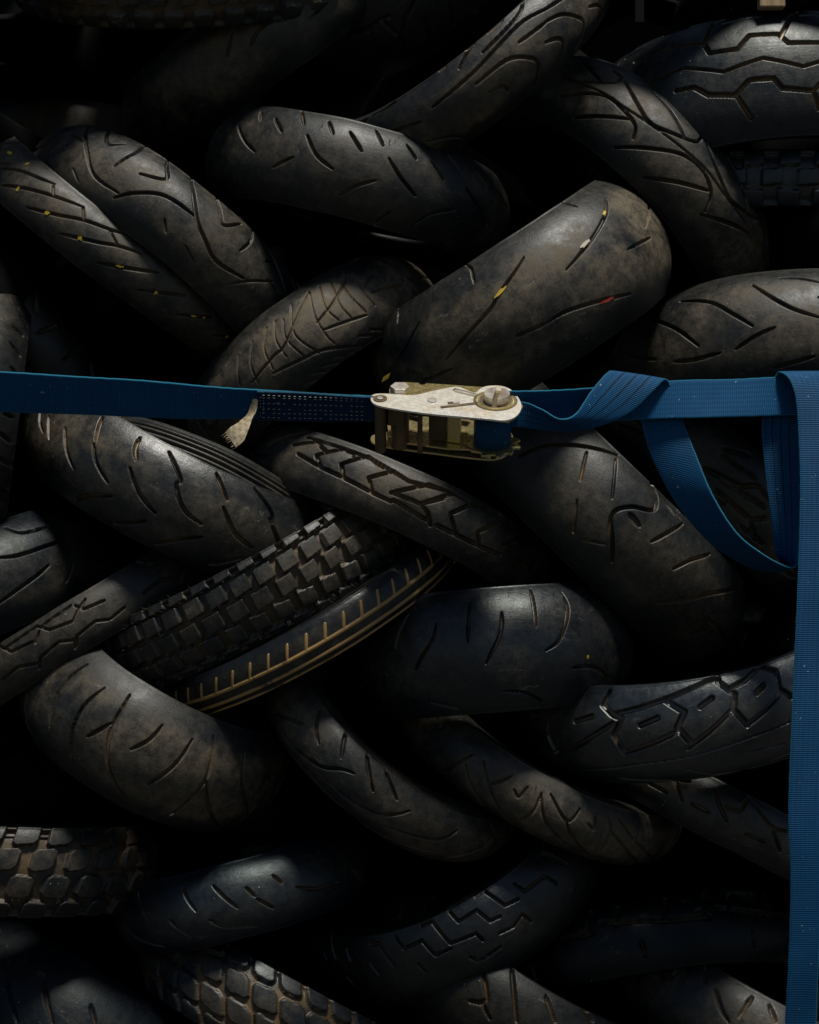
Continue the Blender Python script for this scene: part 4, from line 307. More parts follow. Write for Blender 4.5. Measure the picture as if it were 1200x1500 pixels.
{"W":0.1243,"R":0.2407,"h":0.0249,"C":[0.0691,0.3232,-0.5526],"n":[0.11465,-0.96891,-0.21923],"t":[0.88614,0.0,0.46342],"a":[-0.44901,-0.2474,0.85859],"grooves":[[0.0036,0.0045,0.9,0,[[0.0313,0.0689],[0.0481,0.0689],[0.0618,0.0355],[0.0834,0.032]]],[0.0036,0.0045,0.9,0,[[-0.0144,0.0674],[-0.008,0.0491],[0.0233,0.0508],[0.0321,0.0284],[0.0473,0.0266]]],[0.0036,0.0045,0.9,0,[[-0.0626,0.0636],[-0.0449,0.0643],[-0.0321,0.0266],[0.0064,0.023],[0.0104,0.0102]]],[0.0036,0.0045,0.9,0,[[-0.1091,0.0605],[-0.1003,0.0415],[-0.069,0.0449],[-0.0586,0.0194],[-0.0353,0.0203]]],[0.0036,0.0045,0.9,0,[[-0.158,0.0573],[-0.1412,0.0565],[-0.1251,0.0221]]],[0.0036,0.0045,0.9,0,[[-0.2102,0.0516],[-0.2046,0.0355],[-0.166,0.0337],[-0.1564,0.0129]]],[0.0036,0.0045,0.9,0,[[-0.0152,-0.0037],[-0.008,-0.0157],[0.0273,-0.012]]],[0.0036,0.0045,0.9,0,[[0.0762,0.0111],[0.0826,-0.0056]]],[0.0036,0.0045,0.9,0,[[-0.0874,0.0148],[-0.0834,0.0019]]],[0.0036,0.0045,0.9,0,[[0.0361,0.0065],[0.0578,0.0037],[0.0762,0.0111]]]],"period":0.3136,"seed":33,"res":0.0011,"u0":-1.15,"u1":1.15,"label":"dark tyre near the bottom centre with stepped zigzag grooves","dust":0.1134,"gdust":0.3,"rough":0.37,"tone_shade":0.5459999999999999,"blue":0.22,"scuff":0.55,"spec":1.12,"flank":1,"hair":None,"dirt":[0.17,0.105,0.042],"group":"motorcycle tyres stacked in the pile","curved":False,"marks":[]},
{"W":0.1763,"R":0.2642,"h":0.0423,"C":[-0.4917,0.3348,-0.7839],"n":[0.14153,-0.96456,0.22269],"t":[0.84398,0.0,-0.53638],"a":[0.51737,0.26386,0.81407],"grooves":[[0.004,0.0045,0.5,0,[[-0.1524,0.0327],[-0.1224,0.0],[-0.0881,-0.0262]]],[0.004,0.0045,0.5,0,[[-0.096,0.0457],[-0.0713,0.0223],[-0.0423,-0.0026]]],[0.004,0.0045,0.5,0,[[-0.0114,0.0457],[0.0079,0.0275]]]],"period":0.1803,"seed":34,"res":0.002,"u0":-1.15,"u1":1.15,"label":"large smooth bluish tyre in the bottom left corner","dust":0.0756,"gdust":0.2,"rough":0.45,"tone_shade":0.46799999999999997,"blue":0.4,"scuff":0.55,"spec":0.5040000000000001,"flank":1,"hair":None,"dirt":[0.17,0.105,0.042],"group":"motorcycle tyres stacked in the pile","curved":True,"marks":[]},
{"W":0.115,"R":0.21,"h":0.0184,"C":[-0.2071,0.2758,-0.7308],"n":[0.09525,-0.98007,0.17435],"t":[0.87758,0.0,-0.47943],"a":[0.46987,0.19867,0.86009],"grooves":[],"period":None,"seed":35,"res":0.002,"u0":-1.15,"u1":1.15,"label":"block-tread tyre cut off by the bottom edge, next to the bluish corner tyre","dust":0.2268,"gdust":0.4,"rough":0.4,"tone_shade":0.5459999999999999,"blue":0.22,"scuff":0.55,"spec":0.784,"flank":1,"hair":None,"dirt":[0.17,0.105,0.042],"group":"motorcycle tyres stacked in the pile","curved":False,"marks":[],"kdepth":0.007,"knobs":[[-0.055,0.015,0.0195,0.046,0.0,-0.55,1.66],[-0.0185,0.015,0.0195,0.046,0.023,-0.55,1.66],[0.0185,0.015,0.0195,0.046,0.0,-0.55,1.66],[0.055,0.015,0.0195,0.046,0.023,-0.55,1.66]]},
{"W":0.1409,"R":0.2566,"h":0.0338,"C":[0.1762,0.3352,-0.7101],"n":[-0.05299,-0.99447,-0.09072],"t":[0.86351,0.0,-0.50433],"a":[0.50154,-0.10506,0.85873],"grooves":[[0.004,0.005,0.6,0,[[-0.1103,0.0517],[-0.0821,0.0251],[-0.0821,0.0136],[-0.0624,0.0021]]],[0.004,0.005,0.6,0,[[-0.077,0.0811],[-0.0291,0.0189]]],[0.004,0.005,0.6,0,[[-0.0992,0.0053],[-0.0821,0.0136]]],[0.004,0.005,0.6,0,[[-0.0086,0.0715],[0.0188,0.0457]]],[0.004,0.005,0.6,0,[[0.0582,0.0811],[0.0761,0.0705]]]],"period":0.2064,"seed":36,"res":0.002,"u0":-1.15,"u1":1.15,"label":"smooth tyre cut off by the bottom edge right of centre with two long upright grooves","dust":0.084,"gdust":0.3,"rough":0.45,"tone_shade":0.39,"blue":0,"scuff":0.55,"spec":0.56,"flank":1,"hair":None,"dirt":[0.17,0.105,0.042],"group":"motorcycle tyres stacked in the pile","curved":True,"marks":[]},
{"W":0.12,"R":0.22,"h":0.0288,"C":[0.5167,0.3,-0.7515],"n":[0.0,-1.0,0.0],"t":[0.90045,0.0,-0.43497],"a":[0.43497,0.0,0.90045],"grooves":[[0.004,0.005,0.5,0,[[-0.1298,0.0389],[-0.1049,0.017],[-0.0895,0.0081]]],[0.004,0.005,0.5,0,[[-0.0763,0.0559],[-0.0792,0.0205]]],[0.004,0.005,0.5,0,[[-0.0477,0.0576],[-0.0308,0.0389]]]],"period":0.119,"seed":37,"res":0.002,"u0":-1.15,"u1":1.15,"label":"small lit tyre top at the bottom edge beside the hanging strap","dust":0.5292,"gdust":0.4,"rough":0.45,"tone_shade":0.78,"blue":0,"scuff":0.55,"spec":1.12,"flank":1,"hair":None,"dirt":[0.17,0.105,0.042],"group":"motorcycle tyres stacked in the pile","curved":True,"marks":[]},
{"W":0.1028,"R":0.2726,"h":0.0165,"C":[0.365,0.3861,-0.7066],"n":[-0.05879,-0.90296,0.42567],"t":[0.9906,0.0,0.13681],"a":[-0.12353,0.42971,0.89447],"grooves":[[0.0055,0.006,0.95,0,[[-0.05,0.0445],[-0.0554,0.0175]]],[0.0055,0.006,0.95,0,[[0.0218,0.0464],[0.0136,0.0167]]],[0.0055,0.006,0.95,0,[[0.0809,0.0476],[0.0736,0.016]]],[0.0055,0.006,0.95,0,[[-0.0772,0.0248],[0.0145,0.0137],[0.08,0.0122]]],[0.0055,0.006,0.95,0,[[-0.0245,-0.0122],[-0.0227,-0.0312]]]],"period":0.1781,"seed":38,"res":0.002,"u0":-1.15,"u1":1.15,"label":"barely lit bluish block-tread tyre in the dark lower right","dust":0.0756,"gdust":0.2,"rough":0.35000000000000003,"tone_shade":0.23399999999999999,"blue":0.4,"scuff":0.55,"spec":0.44800000000000006,"flank":1,"hair":None,"dirt":[0.17,0.105,0.042],"group":"motorcycle tyres stacked in the pile","curved":False,"marks":[]},
{"W":0.1102,"R":0.2609,"h":0.0264,"C":[-0.5324,0.6776,0.5759],"n":[-0.01671,-0.98757,0.15628],"t":[0.99433,0.0,0.10633],"a":[-0.10501,0.15717,0.98197],"grooves":[],"period":None,"seed":39,"res":0.002,"u0":-1.15,"u1":1.15,"label":"unlit tyre in the upper left, only a thin gleam on its edge","dust":0.504,"gdust":0.3,"rough":0.45,"tone_shade":0.15600000000000003,"blue":0,"scuff":0.55,"spec":1.12,"flank":1,"hair":None,"dirt":[0.17,0.105,0.042],"group":"motorcycle tyres stacked in the pile","curved":True,"marks":[]},
{"W":0.14,"R":0.25,"h":0.0336,"C":[-0.4994,0.2488,0.777],"n":[-0.03888,-0.995,0.09195],"t":[0.92106,0.0,0.38942],"a":[-0.38747,0.09983,0.91646],"grooves":[],"period":None,"seed":50,"res":0.005,"u0":-1.15,"u1":1.15,"label":"plain black tyre packed into the edge of the pile","dust":0.0,"gdust":0.3,"rough":0.8,"tone_shade":0.2,"blue":0,"scuff":0,"spec":0.25,"flank":1,"hair":None,"dirt":[0.17,0.105,0.042],"group":"plain tyres round the pile edge","curved":True,"marks":[]},
{"W":0.14,"R":0.25,"h":0.0336,"C":[-0.2406,0.3188,0.8827],"n":[-0.04786,-0.995,-0.08761],"t":[0.87758,0.0,-0.47943],"a":[0.47703,-0.09983,0.8732],"grooves":[],"period":None,"seed":51,"res":0.005,"u0":-1.15,"u1":1.15,"label":"plain black tyre packed into the edge of the pile","dust":0.0,"gdust":0.3,"rough":0.8,"tone_shade":0.2,"blue":0,"scuff":0,"spec":0.25,"flank":1,"hair":None,"dirt":[0.17,0.105,0.042],"group":"plain tyres round the pile edge","curved":True,"marks":[]},
{"W":0.14,"R":0.25,"h":0.0336,"C":[0.0508,0.3388,0.8653],"n":[-0.05218,-0.995,0.08511],"t":[0.85252,0.0,0.52269],"a":[-0.52008,0.09983,0.84827],"grooves":[],"period":None,"seed":52,"res":0.005,"u0":-1.15,"u1":1.15,"label":"plain black tyre packed into the edge of the pile","dust":0.0,"gdust":0.3,"rough":0.8,"tone_shade":0.2,"blue":0,"scuff":0,"spec":0.25,"flank":1,"hair":None,"dirt":[0.17,0.105,0.042],"group":"plain tyres round the pile edge","curved":True,"marks":[]},
{"W":0.14,"R":0.25,"h":0.0336,"C":[0.3449,0.2988,0.867],"n":[-0.04342,-0.995,-0.08989],"t":[0.90045,0.0,-0.43497],"a":[0.43279,-0.09983,0.89595],"grooves":[],"period":None,"seed":53,"res":0.005,"u0":-1.15,"u1":1.15,"label":"plain black tyre packed into the edge of the pile","dust":0.0,"gdust":0.3,"rough":0.8,"tone_shade":0.2,"blue":0,"scuff":0,"spec":0.25,"flank":1,"hair":None,"dirt":[0.17,0.105,0.042],"group":"plain tyres round the pile edge","curved":True,"marks":[]},
{"W":0.14,"R":0.25,"h":0.0336,"C":[0.6295,0.3188,0.8108],"n":[-0.04786,-0.995,0.08761],"t":[0.87758,0.0,0.47943],"a":[-0.47703,0.09983,0.8732],"grooves":[],"period":None,"seed":54,"res":0.005,"u0":-1.15,"u1":1.15,"label":"plain black tyre packed into the edge of the pile","dust":0.0,"gdust":0.3,"rough":0.8,"tone_shade":0.2,"blue":0,"scuff":0,"spec":0.25,"flank":1,"hair":None,"dirt":[0.17,0.105,0.042],"group":"plain tyres round the pile edge","curved":True,"marks":[]},
{"W":0.14,"R":0.25,"h":0.0336,"C":[-0.731,0.3388,0.6054],"n":[-0.05637,-0.995,-0.0824],"t":[0.82534,0.0,-0.56464],"a":[0.56182,-0.09983,0.82121],"grooves":[],"period":None,"seed":55,"res":0.005,"u0":-1.15,"u1":1.15,"label":"plain black tyre packed into the edge of the pile","dust":0.0,"gdust":0.3,"rough":0.8,"tone_shade":0.2,"blue":0,"scuff":0,"spec":0.25,"flank":1,"hair":None,"dirt":[0.17,0.105,0.042],"group":"plain tyres round the pile edge","curved":True,"marks":[]},
{"W":0.14,"R":0.25,"h":0.0336,"C":[-0.7305,0.2988,0.2287],"n":[-0.04786,-0.995,0.08761],"t":[0.87758,0.0,0.47943],"a":[-0.47703,0.09983,0.8732],"grooves":[],"period":None,"seed":56,"res":0.005,"u0":-1.15,"u1":1.15,"label":"plain black tyre packed into the edge of the pile","dust":0.0,"gdust":0.3,"rough":0.8,"tone_shade":0.2,"blue":0,"scuff":0,"spec":0.25,"flank":1,"hair":None,"dirt":[0.17,0.105,0.042],"group":"plain tyres round the pile edge","curved":True,"marks":[]},
{"W":0.14,"R":0.25,"h":0.0336,"C":[-0.7481,0.3188,-0.0238],"n":[-0.03888,-0.995,-0.09195],"t":[0.92106,0.0,-0.38942],"a":[0.38747,-0.09983,0.91646],"grooves":[],"period":None,"seed":57,"res":0.005,"u0":-1.15,"u1":1.15,"label":"plain black tyre packed into the edge of the pile","dust":0.0,"gdust":0.3,"rough":0.8,"tone_shade":0.2,"blue":0,"scuff":0,"spec":0.25,"flank":1,"hair":None,"dirt":[0.17,0.105,0.042],"group":"plain tyres round the pile edge","curved":True,"marks":[]},
{"W":0.14,"R":0.25,"h":0.0336,"C":[-0.7499,0.3388,-0.3696],"n":[-0.05637,-0.995,0.0824],"t":[0.82534,0.0,0.56464],"a":[-0.56182,0.09983,0.82121],"grooves":[],"period":None,"seed":58,"res":0.005,"u0":-1.15,"u1":1.15,"label":"plain black tyre packed into the edge of the pile","dust":0.0,"gdust":0.3,"rough":0.8,"tone_shade":0.2,"blue":0,"scuff":0,"spec":0.25,"flank":1,"hair":None,"dirt":[0.17,0.105,0.042],"group":"plain tyres round the pile edge","curved":True,"marks":[]},
{"W":0.14,"R":0.25,"h":0.0336,"C":[-0.7119,0.2988,-0.6556],"n":[-0.04786,-0.995,-0.08761],"t":[0.87758,0.0,-0.47943],"a":[0.47703,-0.09983,0.8732],"grooves":[],"period":None,"seed":59,"res":0.005,"u0":-1.15,"u1":1.15,"label":"plain black tyre packed into the edge of the pile","dust":0.0,"gdust":0.3,"rough":0.8,"tone_shade":0.2,"blue":0,"scuff":0,"spec":0.25,"flank":1,"hair":None,"dirt":[0.17,0.105,0.042],"group":"plain tyres round the pile edge","curved":True,"marks":[]},
{"W":0.14,"R":0.25,"h":0.0336,"C":[0.7417,0.3188,0.4459],"n":[-0.04786,-0.995,0.08761],"t":[0.87758,0.0,0.47943],"a":[-0.47703,0.09983,0.8732],"grooves":[],"period":None,"seed":60,"res":0.005,"u0":-1.15,"u1":1.15,"label":"plain black tyre packed into the edge of the pile","dust":0.0,"gdust":0.3,"rough":0.8,"tone_shade":0.2,"blue":0,"scuff":0,"spec":0.25,"flank":1,"hair":None,"dirt":[0.17,0.105,0.042],"group":"plain tyres round the pile edge","curved":True,"marks":[]},
{"W":0.14,"R":0.25,"h":0.0336,"C":[0.7665,0.3388,0.1445],"n":[-0.04786,-0.995,-0.08761],"t":[0.87758,0.0,-0.47943],"a":[0.47703,-0.09983,0.8732],"grooves":[],"period":None,"seed":61,"res":0.005,"u0":-1.15,"u1":1.15,"label":"plain black tyre packed into the edge of the pile","dust":0.0,"gdust":0.3,"rough":0.8,"tone_shade":0.2,"blue":0,"scuff":0,"spec":0.25,"flank":1,"hair":None,"dirt":[0.17,0.105,0.042],"group":"plain tyres round the pile edge","curved":True,"marks":[]},
{"W":0.14,"R":0.25,"h":0.0336,"C":[0.7336,0.2988,-0.1622],"n":[-0.03888,-0.995,0.09195],"t":[0.92106,0.0,0.38942],"a":[-0.38747,0.09983,0.91646],"grooves":[],"period":None,"seed":62,"res":0.005,"u0":-1.15,"u1":1.15,"label":"plain black tyre packed into the edge of the pile","dust":0.0,"gdust":0.3,"rough":0.8,"tone_shade":0.2,"blue":0,"scuff":0,"spec":0.25,"flank":1,"hair":None,"dirt":[0.17,0.105,0.042],"group":"plain tyres round the pile edge","curved":True,"marks":[]},
{"W":0.14,"R":0.25,"h":0.0336,"C":[0.7605,0.3188,-0.3991],"n":[-0.04786,-0.995,-0.08761],"t":[0.87758,0.0,-0.47943],"a":[0.47703,-0.09983,0.8732],"grooves":[],"period":None,"seed":63,"res":0.005,"u0":-1.15,"u1":1.15,"label":"plain black tyre packed into the edge of the pile","dust":0.0,"gdust":0.3,"rough":0.8,"tone_shade":0.2,"blue":0,"scuff":0,"spec":0.25,"flank":1,"hair":None,"dirt":[0.17,0.105,0.042],"group":"plain tyres round the pile edge","curved":True,"marks":[]},
{"W":0.14,"R":0.25,"h":0.0336,"C":[0.6959,0.3388,-0.7312],"n":[-0.0295,-0.995,0.09537],"t":[0.95534,0.0,0.29552],"a":[-0.29404,0.09983,0.95056],"grooves":[],"period":None,"seed":64,"res":0.005,"u0":-1.15,"u1":1.15,"label":"plain black tyre packed into the edge of the pile","dust":0.0,"gdust":0.3,"rough":0.8,"tone_shade":0.2,"blue":0,"scuff":0,"spec":0.25,"flank":1,"hair":None,"dirt":[0.17,0.105,0.042],"group":"plain tyres round the pile edge","curved":True,"marks":[]},
{"W":0.14,"R":0.25,"h":0.0336,"C":[-0.3345,0.2988,-0.8494],"n":[0.03888,-0.995,-0.09195],"t":[0.92106,0.0,0.38942],"a":[-0.38747,-0.09983,0.91646],"grooves":[],"period":None,"seed":65,"res":0.005,"u0":-1.15,"u1":1.15,"label":"plain black tyre packed into the edge of the pile","dust":0.0,"gdust":0.3,"rough":0.8,"tone_shade":0.2,"blue":0,"scuff":0,"spec":0.25,"flank":1,"hair":None,"dirt":[0.17,0.105,0.042],"group":"plain tyres round the pile edge","curved":True,"marks":[]},
{"W":0.14,"R":0.25,"h":0.0336,"C":[0.0277,0.3188,-0.9305],"n":[0.03888,-0.995,0.09195],"t":[0.92106,0.0,-0.38942],"a":[0.38747,0.09983,0.91646],"grooves":[],"period":None,"seed":66,"res":0.005,"u0":-1.15,"u1":1.15,"label":"plain black tyre packed into the edge of the pile","dust":0.0,"gdust":0.3,"rough":0.8,"tone_shade":0.2,"blue":0,"scuff":0,"spec":0.25,"flank":1,"hair":None,"dirt":[0.17,0.105,0.042],"group":"plain tyres round the pile edge","curved":True,"marks":[]},
{"W":0.14,"R":0.25,"h":0.0336,"C":[0.3676,0.3388,-0.8919],"n":[0.03888,-0.995,-0.09195],"t":[0.92106,0.0,0.38942],"a":[-0.38747,-0.09983,0.91646],"grooves":[],"period":None,"seed":67,"res":0.005,"u0":-1.15,"u1":1.15,"label":"plain black tyre packed into the edge of the pile","dust":0.0,"gdust":0.3,"rough":0.8,"tone_shade":0.2,"blue":0,"scuff":0,"spec":0.25,"flank":1,"hair":None,"dirt":[0.17,0.105,0.042],"group":"plain tyres round the pile edge","curved":True,"marks":[]},
{"W":0.14,"R":0.25,"h":0.0336,"C":[-0.6795,0.61,0.9409],"n":[0.0,-1.0,0.0],"t":[0.87758,0.0,0.47943],"a":[-0.47943,0.0,0.87758],"grooves":[],"period":None,"seed":70,"res":0.006,"u0":-1.15,"u1":1.15,"label":"unlit black tyre deep in the gaps between the front tyres","dust":0.0,"gdust":0.3,"rough":0.8,"tone_shade":0.2,"blue":0,"scuff":0,"spec":0.25,"flank":1,"hair":None,"dirt":[0.17,0.105,0.042],"group":"unlit tyres deep in the pile","curved":True,"marks":[]},
{"W":0.14,"R":0.25,"h":0.0336,"C":[-0.4242,0.65,0.9439],"n":[0.0,-1.0,0.0],"t":[0.87758,0.0,-0.47943],"a":[0.47943,0.0,0.87758],"grooves":[],"period":None,"seed":71,"res":0.006,"u0":-1.15,"u1":1.15,"label":"unlit black tyre deep in the gaps between the front tyres","dust":0.0,"gdust":0.3,"rough":0.8,"tone_shade":0.2,"blue":0,"scuff":0,"spec":0.25,"flank":1,"hair":None,"dirt":[0.17,0.105,0.042],"group":"unlit tyres deep in the pile","curved":True,"marks":[]},
{"W":0.14,"R":0.25,"h":0.0336,"C":[-0.1614,0.69,0.9789],"n":[0.0,-1.0,0.0],"t":[0.87758,0.0,0.47943],"a":[-0.47943,0.0,0.87758],"grooves":[],"period":None,"seed":72,"res":0.006,"u0":-1.15,"u1":1.15,"label":"unlit black tyre deep in the gaps between the front tyres","dust":0.0,"gdust":0.3,"rough":0.8,"tone_shade":0.2,"blue":0,"scuff":0,"spec":0.25,"flank":1,"hair":None,"dirt":[0.17,0.105,0.042],"group":"unlit tyres deep in the pile","curved":True,"marks":[]},
{"W":0.14,"R":0.25,"h":0.0336,"C":[0.1045,0.61,0.9305],"n":[0.0,-1.0,0.0],"t":[0.87758,0.0,-0.47943],"a":[0.47943,0.0,0.87758],"grooves":[],"period":None,"seed":73,"res":0.006,"u0":-1.15,"u1":1.15,"label":"unlit black tyre deep in the gaps between the front tyres","dust":0.0,"gdust":0.3,"rough":0.8,"tone_shade":0.2,"blue":0,"scuff":0,"spec":0.25,"flank":1,"hair":None,"dirt":[0.17,0.105,0.042],"group":"unlit tyres deep in the pile","curved":True,"marks":[]},
{"W":0.14,"R":0.25,"h":0.0336,"C":[0.3712,0.65,0.9652],"n":[0.0,-1.0,0.0],"t":[0.87758,0.0,0.47943],"a":[-0.47943,0.0,0.87758],"grooves":[],"period":None,"seed":74,"res":0.006,"u0":-1.15,"u1":1.15,"label":"unlit black tyre deep in the gaps between the front tyres","dust":0.0,"gdust":0.3,"rough":0.8,"tone_shade":0.2,"blue":0,"scuff":0,"spec":0.25,"flank":1,"hair":None,"dirt":[0.17,0.105,0.042],"group":"unlit tyres deep in the pile","curved":True,"marks":[]},
{"W":0.14,"R":0.25,"h":0.0336,"C":[0.6455,0.69,0.9574],"n":[0.0,-1.0,0.0],"t":[0.87758,0.0,-0.47943],"a":[0.47943,0.0,0.87758],"grooves":[],"period":None,"seed":75,"res":0.006,"u0":-1.15,"u1":1.15,"label":"unlit black tyre deep in the gaps between the front tyres","dust":0.0,"gdust":0.3,"rough":0.8,"tone_shade":0.2,"blue":0,"scuff":0,"spec":0.25,"flank":1,"hair":None,"dirt":[0.17,0.105,0.042],"group":"unlit tyres deep in the pile","curved":True,"marks":[]},
{"W":0.14,"R":0.25,"h":0.0336,"C":[-0.4182,0.61,0.345],"n":[0.0,-1.0,0.0],"t":[0.87758,0.0,0.47943],"a":[-0.47943,0.0,0.87758],"grooves":[],"period":None,"seed":76,"res":0.006,"u0":-1.15,"u1":1.15,"label":"unlit black tyre deep in the gaps between the front tyres","dust":0.0,"gdust":0.3,"rough":0.8,"tone_shade":0.2,"blue":0,"scuff":0,"spec":0.25,"flank":1,"hair":None,"dirt":[0.17,0.105,0.042],"group":"unlit tyres deep in the pile","curved":True,"marks":[]},
{"W":0.14,"R":0.25,"h":0.0336,"C":[-0.7424,0.65,0.4773],"n":[0.0,-1.0,0.0],"t":[0.87758,0.0,0.47943],"a":[-0.47943,0.0,0.87758],"grooves":[],"period":None,"seed":77,"res":0.006,"u0":-1.15,"u1":1.15,"label":"unlit black tyre deep in the gaps between the front tyres","dust":0.0,"gdust":0.3,"rough":0.8,"tone_shade":0.2,"blue":0,"scuff":0,"spec":0.25,"flank":1,"hair":None,"dirt":[0.17,0.105,0.042],"group":"unlit tyres deep in the pile","curved":True,"marks":[]},
{"W":0.14,"R":0.25,"h":0.0336,"C":[-0.7315,0.69,0.0538],"n":[0.0,-1.0,0.0],"t":[0.87758,0.0,0.47943],"a":[-0.47943,0.0,0.87758],"grooves":[],"period":None,"seed":78,"res":0.006,"u0":-1.15,"u1":1.15,"label":"unlit black tyre deep in the gaps between the front tyres","dust":0.0,"gdust":0.3,"rough":0.8,"tone_shade":0.2,"blue":0,"scuff":0,"spec":0.25,"flank":1,"hair":None,"dirt":[0.17,0.105,0.042],"group":"unlit tyres deep in the pile","curved":True,"marks":[]},
{"W":0.14,"R":0.25,"h":0.0336,"C":[0.6795,0.61,0.2614],"n":[0.0,-1.0,0.0],"t":[0.87758,0.0,0.47943],"a":[-0.47943,0.0,0.87758],"grooves":[],"period":None,"seed":79,"res":0.006,"u0":-1.15,"u1":1.15,"label":"unlit black tyre deep in the gaps between the front tyres","dust":0.0,"gdust":0.3,"rough":0.8,"tone_shade":0.2,"blue":0,"scuff":0,"spec":0.25,"flank":1,"hair":None,"dirt":[0.17,0.105,0.042],"group":"unlit tyres deep in the pile","curved":True,"marks":[]},
{"W":0.14,"R":0.25,"h":0.0336,"C":[0.5833,0.65,-0.403],"n":[0.0,-1.0,0.0],"t":[0.87758,0.0,-0.47943],"a":[0.47943,0.0,0.87758],"grooves":[],"period":None,"seed":80,"res":0.006,"u0":-1.15,"u1":1.15,"label":"unlit black tyre deep in the gaps between the front tyres","dust":0.0,"gdust":0.3,"rough":0.8,"tone_shade":0.2,"blue":0,"scuff":0,"spec":0.25,"flank":1,"hair":None,"dirt":[0.17,0.105,0.042],"group":"unlit tyres deep in the pile","curved":True,"marks":[]},
{"W":0.14,"R":0.25,"h":0.0336,"C":[0.6992,0.69,-0.5917],"n":[0.0,-1.0,0.0],"t":[0.92106,0.0,0.38942],"a":[-0.38942,0.0,0.92106],"grooves":[],"period":None,"seed":81,"res":0.006,"u0":-1.15,"u1":1.15,"label":"unlit black tyre deep in the gaps between the front tyres","dust":0.0,"gdust":0.3,"rough":0.8,"tone_shade":0.2,"blue":0,"scuff":0,"spec":0.25,"flank":1,"hair":None,"dirt":[0.17,0.105,0.042],"group":"unlit tyres deep in the pile","curved":True,"marks":[]},
{"W":0.14,"R":0.25,"h":0.0336,"C":[-0.69,0.61,-0.6273],"n":[0.0,-1.0,0.0],"t":[0.87758,0.0,0.47943],"a":[-0.47943,0.0,0.87758],"grooves":[],"period":None,"seed":82,"res":0.006,"u0":-1.15,"u1":1.15,"label":"unlit black tyre deep in the gaps between the front tyres","dust":0.0,"gdust":0.3,"rough":0.8,"tone_shade":0.2,"blue":0,"scuff":0,"spec":0.25,"flank":1,"hair":None,"dirt":[0.17,0.105,0.042],"group":"unlit tyres deep in the pile","curved":True,"marks":[]},
{"W":0.14,"R":0.25,"h":0.0336,"C":[-0.5303,0.65,0.7318],"n":[0.0,-1.0,0.0],"t":[0.87758,0.0,-0.47943],"a":[0.47943,0.0,0.87758],"grooves":[],"period":None,"seed":83,"res":0.006,"u0":-1.15,"u1":1.15,"label":"unlit black tyre deep in the gaps between the front tyres","dust":0.0,"gdust":0.3,"rough":0.8,"tone_shade":0.2,"blue":0,"scuff":0,"spec":0.25,"flank":1,"hair":None,"dirt":[0.17,0.105,0.042],"group":"unlit tyres deep in the pile","curved":True,"marks":[]},
{"W":0.14,"R":0.25,"h":0.0336,"C":[-0.1936,0.69,0.6777],"n":[0.0,-1.0,0.0],"t":[0.82534,0.0,0.56464],"a":[-0.56464,0.0,0.82534],"grooves":[],"period":None,"seed":84,"res":0.006,"u0":-1.15,"u1":1.15,"label":"unlit black tyre deep in the gaps between the front tyres","dust":0.0,"gdust":0.3,"rough":0.8,"tone_shade":0.2,"blue":0,"scuff":0,"spec":0.25,"flank":1,"hair":None,"dirt":[0.17,0.105,0.042],"group":"unlit tyres deep in the pile","curved":True,"marks":[]},
{"W":0.14,"R":0.25,"h":0.0336,"C":[0.1673,0.61,0.7005],"n":[0.0,-1.0,0.0],"t":[0.82534,0.0,-0.56464],"a":[0.56464,0.0,0.82534],"grooves":[],"period":None,"seed":85,"res":0.006,"u0":-1.15,"u1":1.15,"label":"unlit black tyre deep in the gaps between the front tyres","dust":0.0,"gdust":0.3,"rough":0.8,"tone_shade":0.2,"blue":0,"scuff":0,"spec":0.25,"flank":1,"hair":None,"dirt":[0.17,0.105,0.042],"group":"unlit tyres deep in the pile","curved":True,"marks":[]},
{"W":0.14,"R":0.25,"h":0.0336,"C":[0.5091,0.65,0.5621],"n":[0.0,-1.0,0.0],"t":[0.87758,0.0,0.47943],"a":[-0.47943,0.0,0.87758],"grooves":[],"period":None,"seed":86,"res":0.006,"u0":-1.15,"u1":1.15,"label":"unlit black tyre deep in the gaps between the front tyres","dust":0.0,"gdust":0.3,"rough":0.8,"tone_shade":0.2,"blue":0,"scuff":0,"spec":0.25,"flank":1,"hair":None,"dirt":[0.17,0.105,0.042],"group":"unlit tyres deep in the pile","curved":True,"marks":[]},
{"W":0.14,"R":0.25,"h":0.0336,"C":[-0.5809,0.69,0.2905],"n":[0.0,-1.0,0.0],"t":[0.82534,0.0,0.56464],"a":[-0.56464,0.0,0.82534],"grooves":[],"period":None,"seed":87,"res":0.006,"u0":-1.15,"u1":1.15,"label":"unlit black tyre deep in the gaps between the front tyres","dust":0.0,"gdust":0.3,"rough":0.8,"tone_shade":0.2,"blue":0,"scuff":0,"spec":0.25,"flank":1,"hair":None,"dirt":[0.17,0.105,0.042],"group":"unlit tyres deep in the pile","curved":True,"marks":[]},
{"W":0.14,"R":0.25,"h":0.0336,"C":[-0.1882,0.61,0.345],"n":[0.0,-1.0,0.0],"t":[0.87758,0.0,-0.47943],"a":[0.47943,0.0,0.87758],"grooves":[],"period":None,"seed":88,"res":0.006,"u0":-1.15,"u1":1.15,"label":"unlit black tyre deep in the gaps between the front tyres","dust":0.0,"gdust":0.3,"rough":0.8,"tone_shade":0.2,"blue":0,"scuff":0,"spec":0.25,"flank":1,"hair":None,"dirt":[0.17,0.105,0.042],"group":"unlit tyres deep in the pile","curved":True,"marks":[]},
